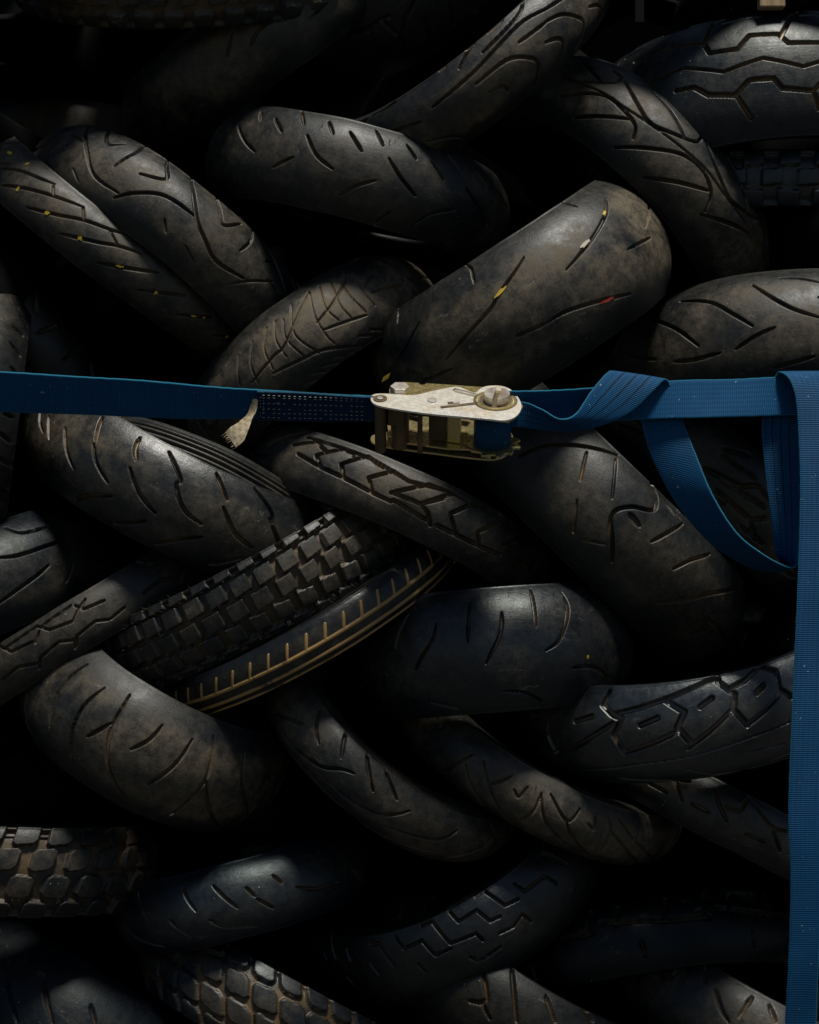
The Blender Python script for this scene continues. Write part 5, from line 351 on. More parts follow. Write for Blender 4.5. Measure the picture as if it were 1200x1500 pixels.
{"W":0.14,"R":0.25,"h":0.0336,"C":[-0.1273,0.65,0.4773],"n":[0.0,-1.0,0.0],"t":[0.92106,0.0,0.38942],"a":[-0.38942,0.0,0.92106],"grooves":[],"period":None,"seed":89,"res":0.006,"u0":-1.15,"u1":1.15,"label":"unlit black tyre deep in the gaps between the front tyres","dust":0.0,"gdust":0.3,"rough":0.8,"tone_shade":0.2,"blue":0,"scuff":0,"spec":0.25,"flank":1,"hair":None,"dirt":[0.17,0.105,0.042],"group":"unlit tyres deep in the pile","curved":True,"marks":[]},
{"W":0.14,"R":0.25,"h":0.0336,"C":[0.2797,0.69,0.355],"n":[0.0,-1.0,0.0],"t":[0.82534,0.0,-0.56464],"a":[0.56464,0.0,0.82534],"grooves":[],"period":None,"seed":90,"res":0.006,"u0":-1.15,"u1":1.15,"label":"unlit black tyre deep in the gaps between the front tyres","dust":0.0,"gdust":0.3,"rough":0.8,"tone_shade":0.2,"blue":0,"scuff":0,"spec":0.25,"flank":1,"hair":None,"dirt":[0.17,0.105,0.042],"group":"unlit tyres deep in the pile","curved":True,"marks":[]},
{"W":0.14,"R":0.25,"h":0.0336,"C":[0.1673,0.61,0.115],"n":[0.0,-1.0,0.0],"t":[0.92106,0.0,0.38942],"a":[-0.38942,0.0,0.92106],"grooves":[],"period":None,"seed":91,"res":0.006,"u0":-1.15,"u1":1.15,"label":"unlit black tyre deep in the gaps between the front tyres","dust":0.0,"gdust":0.3,"rough":0.8,"tone_shade":0.2,"blue":0,"scuff":0,"spec":0.25,"flank":1,"hair":None,"dirt":[0.17,0.105,0.042],"group":"unlit tyres deep in the pile","curved":True,"marks":[]},
{"W":0.14,"R":0.25,"h":0.0336,"C":[0.5621,0.65,0.1167],"n":[0.0,-1.0,0.0],"t":[0.95534,0.0,-0.29552],"a":[0.29552,0.0,0.95534],"grooves":[],"period":None,"seed":92,"res":0.006,"u0":-1.15,"u1":1.15,"label":"unlit black tyre deep in the gaps between the front tyres","dust":0.0,"gdust":0.3,"rough":0.8,"tone_shade":0.2,"blue":0,"scuff":0,"spec":0.25,"flank":1,"hair":None,"dirt":[0.17,0.105,0.042],"group":"unlit tyres deep in the pile","curved":True,"marks":[]},
{"W":0.14,"R":0.25,"h":0.0336,"C":[-0.3765,0.69,0.1183],"n":[0.0,-1.0,0.0],"t":[0.87758,0.0,0.47943],"a":[-0.47943,0.0,0.87758],"grooves":[],"period":None,"seed":93,"res":0.006,"u0":-1.15,"u1":1.15,"label":"unlit black tyre deep in the gaps between the front tyres","dust":0.0,"gdust":0.3,"rough":0.8,"tone_shade":0.2,"blue":0,"scuff":0,"spec":0.25,"flank":1,"hair":None,"dirt":[0.17,0.105,0.042],"group":"unlit tyres deep in the pile","curved":True,"marks":[]},
{"W":0.14,"R":0.25,"h":0.0336,"C":[-0.0418,0.61,0.1359],"n":[0.0,-1.0,0.0],"t":[0.87758,0.0,-0.47943],"a":[0.47943,0.0,0.87758],"grooves":[],"period":None,"seed":94,"res":0.006,"u0":-1.15,"u1":1.15,"label":"unlit black tyre deep in the gaps between the front tyres","dust":0.0,"gdust":0.3,"rough":0.8,"tone_shade":0.2,"blue":0,"scuff":0,"spec":0.25,"flank":1,"hair":None,"dirt":[0.17,0.105,0.042],"group":"unlit tyres deep in the pile","curved":True,"marks":[]},
{"W":0.14,"R":0.25,"h":0.0336,"C":[-0.4773,0.65,-0.1061],"n":[0.0,-1.0,0.0],"t":[0.82534,0.0,-0.56464],"a":[0.56464,0.0,0.82534],"grooves":[],"period":None,"seed":95,"res":0.006,"u0":-1.15,"u1":1.15,"label":"unlit black tyre deep in the gaps between the front tyres","dust":0.0,"gdust":0.3,"rough":0.8,"tone_shade":0.2,"blue":0,"scuff":0,"spec":0.25,"flank":1,"hair":None,"dirt":[0.17,0.105,0.042],"group":"unlit tyres deep in the pile","curved":True,"marks":[]},
{"W":0.14,"R":0.25,"h":0.0336,"C":[-0.1291,0.69,-0.0753],"n":[0.0,-1.0,0.0],"t":[0.92106,0.0,0.38942],"a":[-0.38942,0.0,0.92106],"grooves":[],"period":None,"seed":96,"res":0.006,"u0":-1.15,"u1":1.15,"label":"unlit black tyre deep in the gaps between the front tyres","dust":0.0,"gdust":0.3,"rough":0.8,"tone_shade":0.2,"blue":0,"scuff":0,"spec":0.25,"flank":1,"hair":None,"dirt":[0.17,0.105,0.042],"group":"unlit tyres deep in the pile","curved":True,"marks":[]},
{"W":0.14,"R":0.25,"h":0.0336,"C":[0.3659,0.61,-0.2195],"n":[0.0,-1.0,0.0],"t":[0.82534,0.0,-0.56464],"a":[0.56464,0.0,0.82534],"grooves":[],"period":None,"seed":97,"res":0.006,"u0":-1.15,"u1":1.15,"label":"unlit black tyre deep in the gaps between the front tyres","dust":0.0,"gdust":0.3,"rough":0.8,"tone_shade":0.2,"blue":0,"scuff":0,"spec":0.25,"flank":1,"hair":None,"dirt":[0.17,0.105,0.042],"group":"unlit tyres deep in the pile","curved":True,"marks":[]},
{"W":0.14,"R":0.25,"h":0.0336,"C":[0.0424,0.65,-0.3288],"n":[0.0,-1.0,0.0],"t":[0.87758,0.0,-0.47943],"a":[0.47943,0.0,0.87758],"grooves":[],"period":None,"seed":98,"res":0.006,"u0":-1.15,"u1":1.15,"label":"unlit black tyre deep in the gaps between the front tyres","dust":0.0,"gdust":0.3,"rough":0.8,"tone_shade":0.2,"blue":0,"scuff":0,"spec":0.25,"flank":1,"hair":None,"dirt":[0.17,0.105,0.042],"group":"unlit tyres deep in the pile","curved":True,"marks":[]},
{"W":0.14,"R":0.25,"h":0.0336,"C":[0.5917,0.69,-0.1614],"n":[0.0,-1.0,0.0],"t":[0.87758,0.0,0.47943],"a":[-0.47943,0.0,0.87758],"grooves":[],"period":None,"seed":99,"res":0.006,"u0":-1.15,"u1":1.15,"label":"unlit black tyre deep in the gaps between the front tyres","dust":0.0,"gdust":0.3,"rough":0.8,"tone_shade":0.2,"blue":0,"scuff":0,"spec":0.25,"flank":1,"hair":None,"dirt":[0.17,0.105,0.042],"group":"unlit tyres deep in the pile","curved":True,"marks":[]},
{"W":0.14,"R":0.25,"h":0.0336,"C":[-0.5645,0.61,-0.4286],"n":[0.0,-1.0,0.0],"t":[0.82534,0.0,0.56464],"a":[-0.56464,0.0,0.82534],"grooves":[],"period":None,"seed":100,"res":0.006,"u0":-1.15,"u1":1.15,"label":"unlit black tyre deep in the gaps between the front tyres","dust":0.0,"gdust":0.3,"rough":0.8,"tone_shade":0.2,"blue":0,"scuff":0,"spec":0.25,"flank":1,"hair":None,"dirt":[0.17,0.105,0.042],"group":"unlit tyres deep in the pile","curved":True,"marks":[]},
{"W":0.14,"R":0.25,"h":0.0336,"C":[-0.1909,0.65,-0.5091],"n":[0.0,-1.0,0.0],"t":[0.92106,0.0,-0.38942],"a":[0.38942,0.0,0.92106],"grooves":[],"period":None,"seed":101,"res":0.006,"u0":-1.15,"u1":1.15,"label":"unlit black tyre deep in the gaps between the front tyres","dust":0.0,"gdust":0.3,"rough":0.8,"tone_shade":0.2,"blue":0,"scuff":0,"spec":0.25,"flank":1,"hair":None,"dirt":[0.17,0.105,0.042],"group":"unlit tyres deep in the pile","curved":True,"marks":[]},
{"W":0.14,"R":0.25,"h":0.0336,"C":[0.1614,0.69,-0.6455],"n":[0.0,-1.0,0.0],"t":[0.87758,0.0,0.47943],"a":[-0.47943,0.0,0.87758],"grooves":[],"period":None,"seed":102,"res":0.006,"u0":-1.15,"u1":1.15,"label":"unlit black tyre deep in the gaps between the front tyres","dust":0.0,"gdust":0.3,"rough":0.8,"tone_shade":0.2,"blue":0,"scuff":0,"spec":0.25,"flank":1,"hair":None,"dirt":[0.17,0.105,0.042],"group":"unlit tyres deep in the pile","curved":True,"marks":[]},
{"W":0.14,"R":0.25,"h":0.0336,"C":[0.4182,0.61,-0.6064],"n":[0.0,-1.0,0.0],"t":[0.92106,0.0,-0.38942],"a":[0.38942,0.0,0.92106],"grooves":[],"period":None,"seed":103,"res":0.006,"u0":-1.15,"u1":1.15,"label":"unlit black tyre deep in the gaps between the front tyres","dust":0.0,"gdust":0.3,"rough":0.8,"tone_shade":0.2,"blue":0,"scuff":0,"spec":0.25,"flank":1,"hair":None,"dirt":[0.17,0.105,0.042],"group":"unlit tyres deep in the pile","curved":True,"marks":[]},
{"W":0.14,"R":0.25,"h":0.0336,"C":[-0.3712,0.65,-0.6894],"n":[0.0,-1.0,0.0],"t":[0.87758,0.0,0.47943],"a":[-0.47943,0.0,0.87758],"grooves":[],"period":None,"seed":104,"res":0.006,"u0":-1.15,"u1":1.15,"label":"unlit black tyre deep in the gaps between the front tyres","dust":0.0,"gdust":0.3,"rough":0.8,"tone_shade":0.2,"blue":0,"scuff":0,"spec":0.25,"flank":1,"hair":None,"dirt":[0.17,0.105,0.042],"group":"unlit tyres deep in the pile","curved":True,"marks":[]},
{"W":0.14,"R":0.25,"h":0.0336,"C":[-0.043,0.69,-0.7208],"n":[0.0,-1.0,0.0],"t":[0.87758,0.0,-0.47943],"a":[0.47943,0.0,0.87758],"grooves":[],"period":None,"seed":105,"res":0.006,"u0":-1.15,"u1":1.15,"label":"unlit black tyre deep in the gaps between the front tyres","dust":0.0,"gdust":0.3,"rough":0.8,"tone_shade":0.2,"blue":0,"scuff":0,"spec":0.25,"flank":1,"hair":None,"dirt":[0.17,0.105,0.042],"group":"unlit tyres deep in the pile","curved":True,"marks":[]},
{"W":0.14,"R":0.25,"h":0.0336,"C":[0.3973,0.61,-0.7632],"n":[0.0,-1.0,0.0],"t":[0.87758,0.0,0.47943],"a":[-0.47943,0.0,0.87758],"grooves":[],"period":None,"seed":106,"res":0.006,"u0":-1.15,"u1":1.15,"label":"unlit black tyre deep in the gaps between the front tyres","dust":0.0,"gdust":0.3,"rough":0.8,"tone_shade":0.2,"blue":0,"scuff":0,"spec":0.25,"flank":1,"hair":None,"dirt":[0.17,0.105,0.042],"group":"unlit tyres deep in the pile","curved":True,"marks":[]}]
for T_ in TYRES: make_tyre(T_)

# ------------------------------------------------------------ added light blocker behind the pile, coloured black so gaps stay dark
wm = NT('blocker_black'); wm.set('Base Color', (.0015, .0015, .0015, 1)); wm.set('Roughness', 1); wm.set('Specular IOR Level', 0)
def box(x0, x1, y0, y1, z0, z1):
    V = [(x, y, z) for x in (x0, x1) for y in (y0, y1) for z in (z0, z1)]
    return V, [(0, 1, 3, 2), (4, 6, 7, 5), (0, 4, 5, 1), (2, 3, 7, 6), (0, 2, 6, 4), (1, 5, 7, 3)]
o = mesh_obj('light_blocker', *box(-4, 4, 1.05, 1.15, -3, 1.9), wm.m, smooth=False); tag(o, kind='structure')

# ------------------------------------------------------------ webbing straps
def at(px, py, y):
    s = 2640/(2.4+y); return np.array([(px-600)/s, y, (750-py)/s])
def catmull(P, k=10, closed=False):
    P = np.asarray(P, float); n = len(P); out = []
    rng_ = range(n) if closed else range(n-1)
    for i in rng_:
        if closed: p0, p1, p2, p3 = P[(i-1) % n], P[i], P[(i+1) % n], P[(i+2) % n]
        else: p0, p1, p2, p3 = P[max(i-1, 0)], P[i], P[i+1], P[min(i+2, n-1)]
        for t in np.linspace(0, 1, k, endpoint=False):
            out.append(.5*((2*p1)+(-p0+p2)*t+(2*p0-5*p1+4*p2-p3)*t*t+(-p0+3*p1-3*p2+p3)*t**3))
    if not closed: out.append(P[-1])
    return np.array(out)
def webbing(base, dark, stitch_col=(.002, .003, .006), pitch=.0024, lines=True):
    m = NT('webbing'); uv = m.n('UVMap').outputs[0]
    sx = m.n('SeparateXYZ', i_Vector=uv); u, v = sx.outputs[0], sx.outputs[1]
    tc = m.n('TexCoord').outputs['Object']
    wob = m.math('MULTIPLY', m.math('SUBTRACT', m.noise(tc, 35, 3), .5), .0016)
    uu = m.math('ADD', u, wob)
    rib = m.math('SINE', m.math('MULTIPLY', uu, 2*math.pi/pitch))
    par = m.math('SINE', m.math('MULTIPLY', v, 2*math.pi/.0034))
    tw = m.math('MULTIPLY', m.math('SINE', m.math('ADD', m.math('MULTIPLY', uu, 2*math.pi/(pitch*1.0)), m.math('MULTIPLY', v, 900.0))), .45)
    h = m.math('ADD', rib, m.math('ADD', m.math('MULTIPLY', par, .0), tw))
    n1 = m.noise(tc, 28, 5, .65); n2 = m.noise(tc, 900, 2, .7)
    f = m.math('MULTIPLY', m.ramp(h, -1.3, 1.2), m.ramp(n1, .2, .8, .65, 1.1))
    col = m.mix(f, dark, base)
    col = m.mix(m.ramp(n1, .58, .78, 0, .35), col, tuple(c*.45 for c in base))
    sp = m.math('GREATER_THAN', m.noise(tc, 210, 2, .5), .742)
    col = m.mix(m.math('MULTIPLY', sp, .7), col, (.30, .36, .38))
    edge = m.n('Attribute', attribute_name='edge').outputs['Fac']
    col = m.mix(m.math('MULTIPLY', edge, .6), col, (base[0]*2+.012, base[1]*1.9+.04, base[2]*1.25+.04))
    if lines:
        back = m.n('Attribute', attribute_name='back').outputs['Fac']
        tot = None
        for c_ in (.27, .50, .73):
            vw = m.math('ADD', v, m.math('MULTIPLY', m.math('SUBTRACT', m.noise(tc, 120, 2), .5), .0011))
            d = m.math('LESS_THAN', m.math('ABSOLUTE', m.math('SUBTRACT', vw, c_*.056)), .00075)
            tot = d if tot is None else m.math('MAXIMUM', tot, d)
        tot = m.math('MULTIPLY', m.math('MULTIPLY', tot, back), m.ramp(rib, -.9, -.2, .5, 1))
        col = m.mix(tot, col, stitch_col)
    m.set('Base Color', col); m.set('Roughness', .62); m.set('Specular IOR Level', .15)
    bp = m.n('Bump', i_Height=m.math('ADD', h, m.math('MULTIPLY', n2, .6))); bp.inputs['Strength'].default_value = .5; bp.inputs['Distance'].default_value = .0005
    m.t.links.new(bp.outputs[0], m.b.inputs['Normal'])
    return m.m
BLUE = webbing((.003, .078, .190), (.001, .026, .082)); PLAIN = webbing((.003, .078, .190), (.001, .026, .082), lines=False) 
NAVY = webbing((.003, .026, .075), (.001, .009, .03), lines=False)
def ribbon(name, pairs, mat, parent, thick=.0022, nw=14, k=12, curl=.0):
    """pairs: (A point, B point) - the two edges of the band, already in metres"""
    A = catmull([p[0] for p in pairs], k); B = catmull([p[1] for p in pairs], k); n = len(A)
    w_ = np.r_[0, .03, np.linspace(0, 1, nw-1)[1:-1], .97, 1]; mid = (A+B)/2
    T_ = np.gradient(mid, axis=0); Wd = B-A; N = np.cross(T_, Wd); N /= np.linalg.norm(N, axis=1)[:, None]+1e-12
    for i in range(1, n):
        if (N[i]*N[i-1]).sum() < 0: N[i] = -N[i]
    L = np.r_[0, np.cumsum(np.linalg.norm(np.diff(mid, axis=0), axis=1))]
    V = []; uv = []; ed = []; bk = []
    rg = np.random.RandomState(len(pairs)); ph = rg.uniform(0, 6, 4)
    for i in range(n):
        wid = np.linalg.norm(Wd[i])
        fray = .00013*math.sin(L[i]*900+ph[0])+.00013*math.sin(L[i]*340+ph[1])
        ring = []
        for s_, bkv in ((1, 0), (-1, 1)):
            ws = w_ if s_ > 0 else w_[::-1]
            for q in ws:
                th_ = thick/2*(1 if .02 < q < .98 else .75)
                wave = .0007*math.sin(L[i]*38+q*3+ph[2])+curl*(4*(q-.5)**2)
                p = A[i]*(1-q)+B[i]*q+N[i]*(s_*th_+wave)+Wd[i]/wid*fray*(q-.5)*2
                V.append(p); uv.append((L[i], q*.056)); bk.append(bkv); ed.append(1.0 if (q < .01 or q > .99) else 0.0)
    m_ = 2*(nw+1); i, j = np.meshgrid(np.arange(n-1), np.arange(m_), indexing='ij'); j2 = (j+1) % m_
    Fc = np.stack([i*m_+j, (i+1)*m_+j, (i+1)*m_+j2, i*m_+j2], -1).reshape(-1, 4)
    return mesh_obj(name, np.array(V), Fc, mat, parent, attrs={'edge': np.array(ed), 'back': np.array(bk, float)}, uv=np.array(uv))
def pr(*rows): return [(at(a_[0], a_[1], a_[2]), at(b_[0], b_[1], b_[2])) for a_, b_ in rows]

ls = empty('webbing_strap', tuple(at(460, 595, -.07))); M0 = ls.matrix_world.copy()
tag(ls, 'blue webbing strap from the left edge with dark stitched end and frayed tag', 'strap')
def under(o, root):
    bpy.context.view_layer.update(); o.matrix_parent_inverse = root.matrix_world.inverted(); return o
under(ribbon('band', pr(((-60, 541, -.076), (-60, 601, -.052)), ((60, 548, -.078), (60, 605, -.054)), ((190, 556, -.080), (190, 610, -.057)), ((300, 565, -.082), (300, 614, -.060)), ((378, 571, -.083), (378, 612, -.062)), ((545, 580, -.084), (545, 614, -.066))), PLAIN, ls, thick=.003), ls)
under(ribbon('folded_end', pr(((377, 572.5, -.089), (379, 615, -.067)), ((440, 575, -.090), (440, 616, -.069)), ((500, 578.5, -.0905), (500, 617, -.070)), ((552, 581, -.091), (552, 617, -.072))), NAVY, ls, thick=.0045), ls)
thr = NT('thread'); thr.set('Base Color', (.26, .27, .21, 1)); thr.set('Roughness', .8)
def dashes(rows, y, seed):
    bm = bmesh.new(); rg = random.Random(seed)
    for (x0, y0, x1, y1, step, prob) in rows:
        n_ = int(math.hypot(x1-x0, y1-y0)/step)
        for i in range(n_):
            if rg.random() > prob: continue
            fy = lambda f: y0+(y1-y0)*(i+f)/n_+rg.uniform(-.4, .4); fx = x0+(x1-x0)*i/n_; fz = lambda yy: -.0922-(fx-377)/175*.0022+.0215*(yy-574-(fx-377)/175*6)/42
            ya, yb = fy(.12), fy(.70); a_ = at(x0+(x1-x0)*(i+.12)/n_, ya, fz(ya)); b_ = at(x0+(x1-x0)*(i+.70)/n_, yb, fz(yb))
            d = Vector(b_-a_); q = d.to_track_quat('X', 'Z').to_matrix().to_4x4()
            r = bmesh.ops.create_icosphere(bm, subdivisions=1, radius=1, matrix=Matrix.Translation(Vector((a_+b_)/2)) @ q @ Matrix.Diagonal((d.length/2, .0005, .0006, 1)))
    me = bpy.data.meshes.new('stitching'); bm.to_mesh(me); bm.free(); me.materials.append(thr.m)
    for p in me.polygons: p.use_smooth = True
    o = bpy.data.objects.new('stitching', me); C.objects.link(o); return o
rows = []
for j, off in enumerate((5, 8.5, 17, 25, 31, 37.5)):
    rows.append((383, 574+off, 535, 580+off*.93, 7.6, .95 if j < 2 else .85))
for x in (381.5, 386): rows.append((x, 581, x, 612, 4.2, .9))
st = dashes(rows, -.0815, 3); st.parent = ls; under(st, ls)
tagm = NT('cloth'); tcn = tagm.n('TexCoord').outputs['Object']
tagm.set('Base Color', tagm.mix(tagm.ramp(tagm.noise(tcn, 160, 4, .6), .3, .7), (.20, .155, .09), (.46, .40, .28))); tagm.set('Roughness', .9)
tg = ribbon('cloth_tag', pr(((371, 584, -.0935), (378, 585, -.0935)), ((367, 596, -.090), (377, 600, -.091)), ((363, 607, -.089), (371, 613, -.092)), ((351, 619, -.091), (364, 632, -.098)), ((340, 626, -.092), (358, 646, -.100)), ((331, 634, -.091), (347, 656, -.097))), tagm.m, ls, thick=.0012, nw=8, curl=.002); under(tg, ls)
def strand(p0, p1, r=.00035, n=6):
    P0, P1 = np.array(p0), np.array(p1); d = P1-P0; d /= np.linalg.norm(d); u_ = np.cross(d, [0, 0, 1]); u_ /= np.linalg.norm(u_); v_ = np.cross(d, u_)
    V = []; 
    for P_, rr in ((P0, r), (P1, r*.4)):
        for k in range(n): V.append(P_+rr*(math.cos(k*2*math.pi/n)*u_+math.sin(k*2*math.pi/n)*v_))
    return V, [(k, (k+1) % n, n+(k+1) % n, n+k) for k in range(n)]
V = []; Fc = []; rg = random.Random(5)
for i in range(26):
    q = i/25; x0, y0 = 331+q*16, 634+q*21
    v_, f_ = strand(at(x0, y0, -.094), at(x0-rg.uniform(2.5, 7), y0+rg.uniform(.5, 5), -.092+rg.uniform(-.004, .004)), .0004)
    b_ = len(V); V += v_; Fc += [tuple(k+b_ for k in f) for f in f_]
o = mesh_obj('frayed_threads', V, Fc, tagm.m, tg); under(o, tg)

rs = empty('webbing_strap', tuple(at(1000, 585, -.06)))
tag(rs, 'blue webbing strap right of the ratchet, its tail twisted, looped and hanging down', 'strap')
under(ribbon('tight_band', pr(((738, 573, -.092), (738, 622, -.060)), ((800, 571.5, -.088), (800, 622, -.056)), ((870, 568, -.076), (870, 618, -.056)), ((975, 558.5, -.052), (975, 613, -.065)), ((1080, 555, -.050), (1080, 611, -.066)), ((1150, 552, -.050), (1160, 608, -.060)), ((1260, 550, -.040), (1260, 604, -.045))), PLAIN, rs), rs)
tail = pr(((738, 588, -.090), (738, 624, -.084)), ((768, 589, -.090), (768, 626, -.082)), ((795, 600, -.098), (800, 630, -.080)), ((820, 613, -.108), (838, 632, -.080)), ((843, 606, -.100), (880, 624, -.079)), ((866, 573, -.088), (925, 603, -.077)), ((886, 549, -.076), (958, 572, -.074)),
          ((896, 543.5, -.066), (974, 556.5, -.066)), ((905, 551, -.054), (982, 564, -.055)), ((922, 580, -.050), (990, 590, -.051)), ((938, 614, -.050), (1000, 616, -.053)), ((956, 672, -.046), (1019, 664, -.060)), ((996, 745, -.038), (1043, 722, -.070)), ((1043, 797, -.022), (1080, 781, -.078)),
          ((1098, 830, .002), (1118, 813, -.080)), ((1142, 838, .015), (1152, 830, -.078)), ((1150, 828, .010), (1166, 829, -.068)), ((1138, 812, -.022), (1169, 812, -.052)), ((1131, 765, -.040), (1171, 765, -.046)), ((1121, 690, -.046), (1171, 690, -.047)), ((1116, 620, -.048), (1172, 620, -.048)),
          ((1124, 575, -.049), (1188, 572, -.049)), ((1137, 550, -.054), (1208, 547, -.054)), ((1143, 546.5, -.065), (1216, 544, -.065)), ((1156, 556, -.080), (1222, 552, -.078)), ((1166, 585, -.088), (1226, 585, -.090)), ((1170, 640, -.094), (1229, 640, -.098)), ((1172, 720, -.101), (1229, 720, -.107)), ((1169, 840, -.106), (1226, 840, -.112)),
          ((1162, 1000, -.106), (1222, 1000, -.112)), ((1155, 1180, -.102), (1212, 1180, -.110)), ((1158, 1290, -.094), (1207, 1290, -.106)), ((1155, 1400, -.084), (1200, 1400, -.096)), ((1150, 1500, -.070), (1196, 1500, -.083)), ((1148, 1580, -.060), (1194, 1580, -.073)))
under(ribbon('loose_tail', tail, BLUE, rs, k=16), rs)

# ------------------------------------------------------------ ratchet buckle
TAU = math.radians(31); RN = np.array([0, -math.sin(TAU), math.cos(TAU)]); RO = at(655, 590, -.105); CAM = np.array([0, -2.4, 0.])
def pl(px, py, lev=0.0):
    d = at(px, py, 0)-CAM; o_ = RO-RN*lev
    return CAM+d*(((o_-CAM)@RN)/(d@RN))
def crop(x, y): return (530+x/4.8, 540+y/4.8)
def zinc(name, a_, b_, c_, rough=.38, metal=.6):
    m = NT(name); tc = m.n('TexCoord').outputs['Object']
    n1 = m.noise(tc, 9, 2, .5, .3); n2 = m.noise(tc, 150, 5, .7)
    col = m.mix(m.ramp(n1, .38, .64), a_, b_); col = m.mix(m.ramp(m.noise(tc, 19, 2, .5, 1), .50, .68), col, c_)
    col = m.mix(m.ramp(n2, .68, .76, 0, .35), col, (.10, .085, .06))
    m.set('Base Color', col); m.set('Metallic', metal); m.set('Roughness', m.ramp(n2, .2, .8, rough-.08, rough+.14))
    bp = m.n('Bump', i_Height=n2); bp.inputs['Strength'].default_value = .10; bp.inputs['Distance'].default_value = .0005
    m.t.links.new(bp.outputs[0], m.b.inputs['Normal']); return m.m
PLATE = zinc('zinc_plate', (.88, .85, .74), (.93, .92, .86), (.84, .75, .58), .26, .62)
GOLD = zinc('gold_zinc', (.56, .46, .20), (.44, .43, .20), (.62, .46, .28), .24, .85)
STEEL = zinc('worn_steel', (.62, .58, .52), (.74, .70, .64), (.35, .30, .25), .30, .7)
DARK = zinc('dark_steel', (.10, .075, .045), (.06, .05, .04), (.16, .11, .06), .5, .6)
rb = empty('ratchet_buckle', tuple(RO)); tag(rb, 'zinc-plated ratchet buckle with slotted spindle joining the two blue straps', 'ratchet')
bpy.context.view_layer.update()
def finish(bm, name, mat, parent, bev=.0005, smooth_=False):
    bmesh.ops.remove_doubles(bm, verts=bm.verts, dist=1e-6); bmesh.ops.recalc_face_normals(bm, faces=bm.faces)
    if bev:
        es = [e for e in bm.edges if len(e.link_faces) == 2 and e.calc_face_angle(0) > .7]
        try: bmesh.ops.bevel(bm, geom=es, offset=bev, segments=2, affect='EDGES', profile=.7, clamp_overlap=True)
        except Exception: pass
    me = bpy.data.meshes.new(name); bm.to_mesh(me); bm.free(); me.materials.append(mat)
    for p in me.polygons: p.use_smooth = smooth_
    o = bpy.data.objects.new(name, me); C.objects.link(o); o.parent = parent
    bpy.context.view_layer.update(); o.matrix_parent_inverse = parent.matrix_world.inverted()
    return o
def prism(name, pts, lev, thick, mat, parent=rb, k=0, bev=.0005, lip=0):
    P = np.array([pl(*crop(*p), lev) for p in pts])
    if k: P = catmull(P, k, True)
    bm = bmesh.new(); a_ = [bm.verts.new(p) for p in P]; b_ = [bm.verts.new(p-RN*thick) for p in P]
    bm.faces.new(a_); bm.faces.new(b_[::-1]); n_ = len(P)
    for i in range(n_): bm.faces.new((a_[i], b_[i], b_[(i+1) % n_], a_[(i+1) % n_]))
    return finish(bm, name, mat, parent, bev)
E1 = np.array([1., 0, 0]); E2 = np.cross(RN, E1)
def cyl(name, c, lev0, lev1, r, mat, parent=rb, n=28, bev=.0006, r1=None, smooth_=False, inner=None):
    c0 = pl(*crop(*c), 0); bm = bmesh.new(); r1 = r1 or r
    ring = lambda rr, l: [bm.verts.new(c0-RN*l+rr*(math.cos(q)*E1+math.sin(q)*E2)) for q in np.linspace(0, 2*math.pi, n+1)[:-1]]
    a_, b_ = ring(r, lev0), ring(r1, lev1)
    for i in range(n): bm.faces.new((a_[i], b_[i], b_[(i+1) % n], a_[(i+1) % n]))
    if inner:
        c_, d_ = ring(inner, lev0), ring(inner, lev1)
        for i in range(n):
            j = (i+1) % n; bm.faces.new((c_[i], c_[j], d_[j], d_[i])); bm.faces.new((a_[i], a_[j], c_[j], c_[i])); bm.faces.new((b_[j], b_[i], d_[i], d_[j]))
    else: bm.faces.new(a_); bm.faces.new(b_[::-1])
    return finish(bm, name, mat, parent, bev, smooth_)
def bar(name, p0, p1, lev, wdt, thick, mat, parent=rb):
    a_, b_ = pl(*crop(*p0), lev), pl(*crop(*p1), lev); d = b_-a_; d /= np.linalg.norm(d); s_ = np.cross(RN, d)*wdt/2
    P = [a_-s_, b_-s_, b_+s_, a_+s_]; bm = bmesh.new(); t_ = [bm.verts.new(p) for p in P]; u_ = [bm.verts.new(p-RN*thick) for p in P]
    bm.faces.new(t_); bm.faces.new(u_[::-1])
    for i in range(4): bm.faces.new((t_[i], u_[i], u_[(i+1) % 4], t_[(i+1) % 4]))
    return finish(bm, name, mat, parent, .0006)
SP = .076     # distance between the two side plates
prism('handle_plate', [(64, 200), (80, 182), (130, 174), (240, 178), (370, 184), (500, 156), (640, 128), (700, 132), (790, 168), (830, 142), (880, 122), (960, 118), (1030, 136), (1085, 180), (1118, 235), (1120, 285), (1090, 330), (1040, 356), (980, 362), (880, 352), (700, 336), (500, 318), (330, 296), (180, 272), (100, 252), (68, 228)], 0, .0026, PLATE, k=5)
prism('frame_plate', [(192, 150), (205, 118), (240, 95), (330, 94), (400, 100), (415, 112), (440, 112), (455, 102), (620, 112), (780, 124), (860, 128), (1000, 140), (1090, 200), (1134, 262), (1128, 278), (1108, 282), (1105, 310), (1080, 345), (1040, 372), (990, 366), (800, 330), (420, 280), (250, 240), (200, 200)], .0045, .0026, GOLD)
prism('frame_plate', [(180, 395), (330, 330), (700, 350), (1020, 400), (1062, 470), (1068, 495), (1040, 510), (1046, 545), (1010, 560), (960, 575), (600, 560), (300, 520), (190, 470)], SP-.009, .0024, GOLD)
prism('handle_plate', [(62, 490), (70, 474), (100, 460), (250, 430), (500, 400), (800, 400), (1000, 440), (1052, 500), (1050, 560), (1015, 605), (960, 630), (880, 636), (700, 618), (500, 592), (300, 566), (150, 544), (90, 528), (66, 510)], SP, .0026, GOLD, k=4)
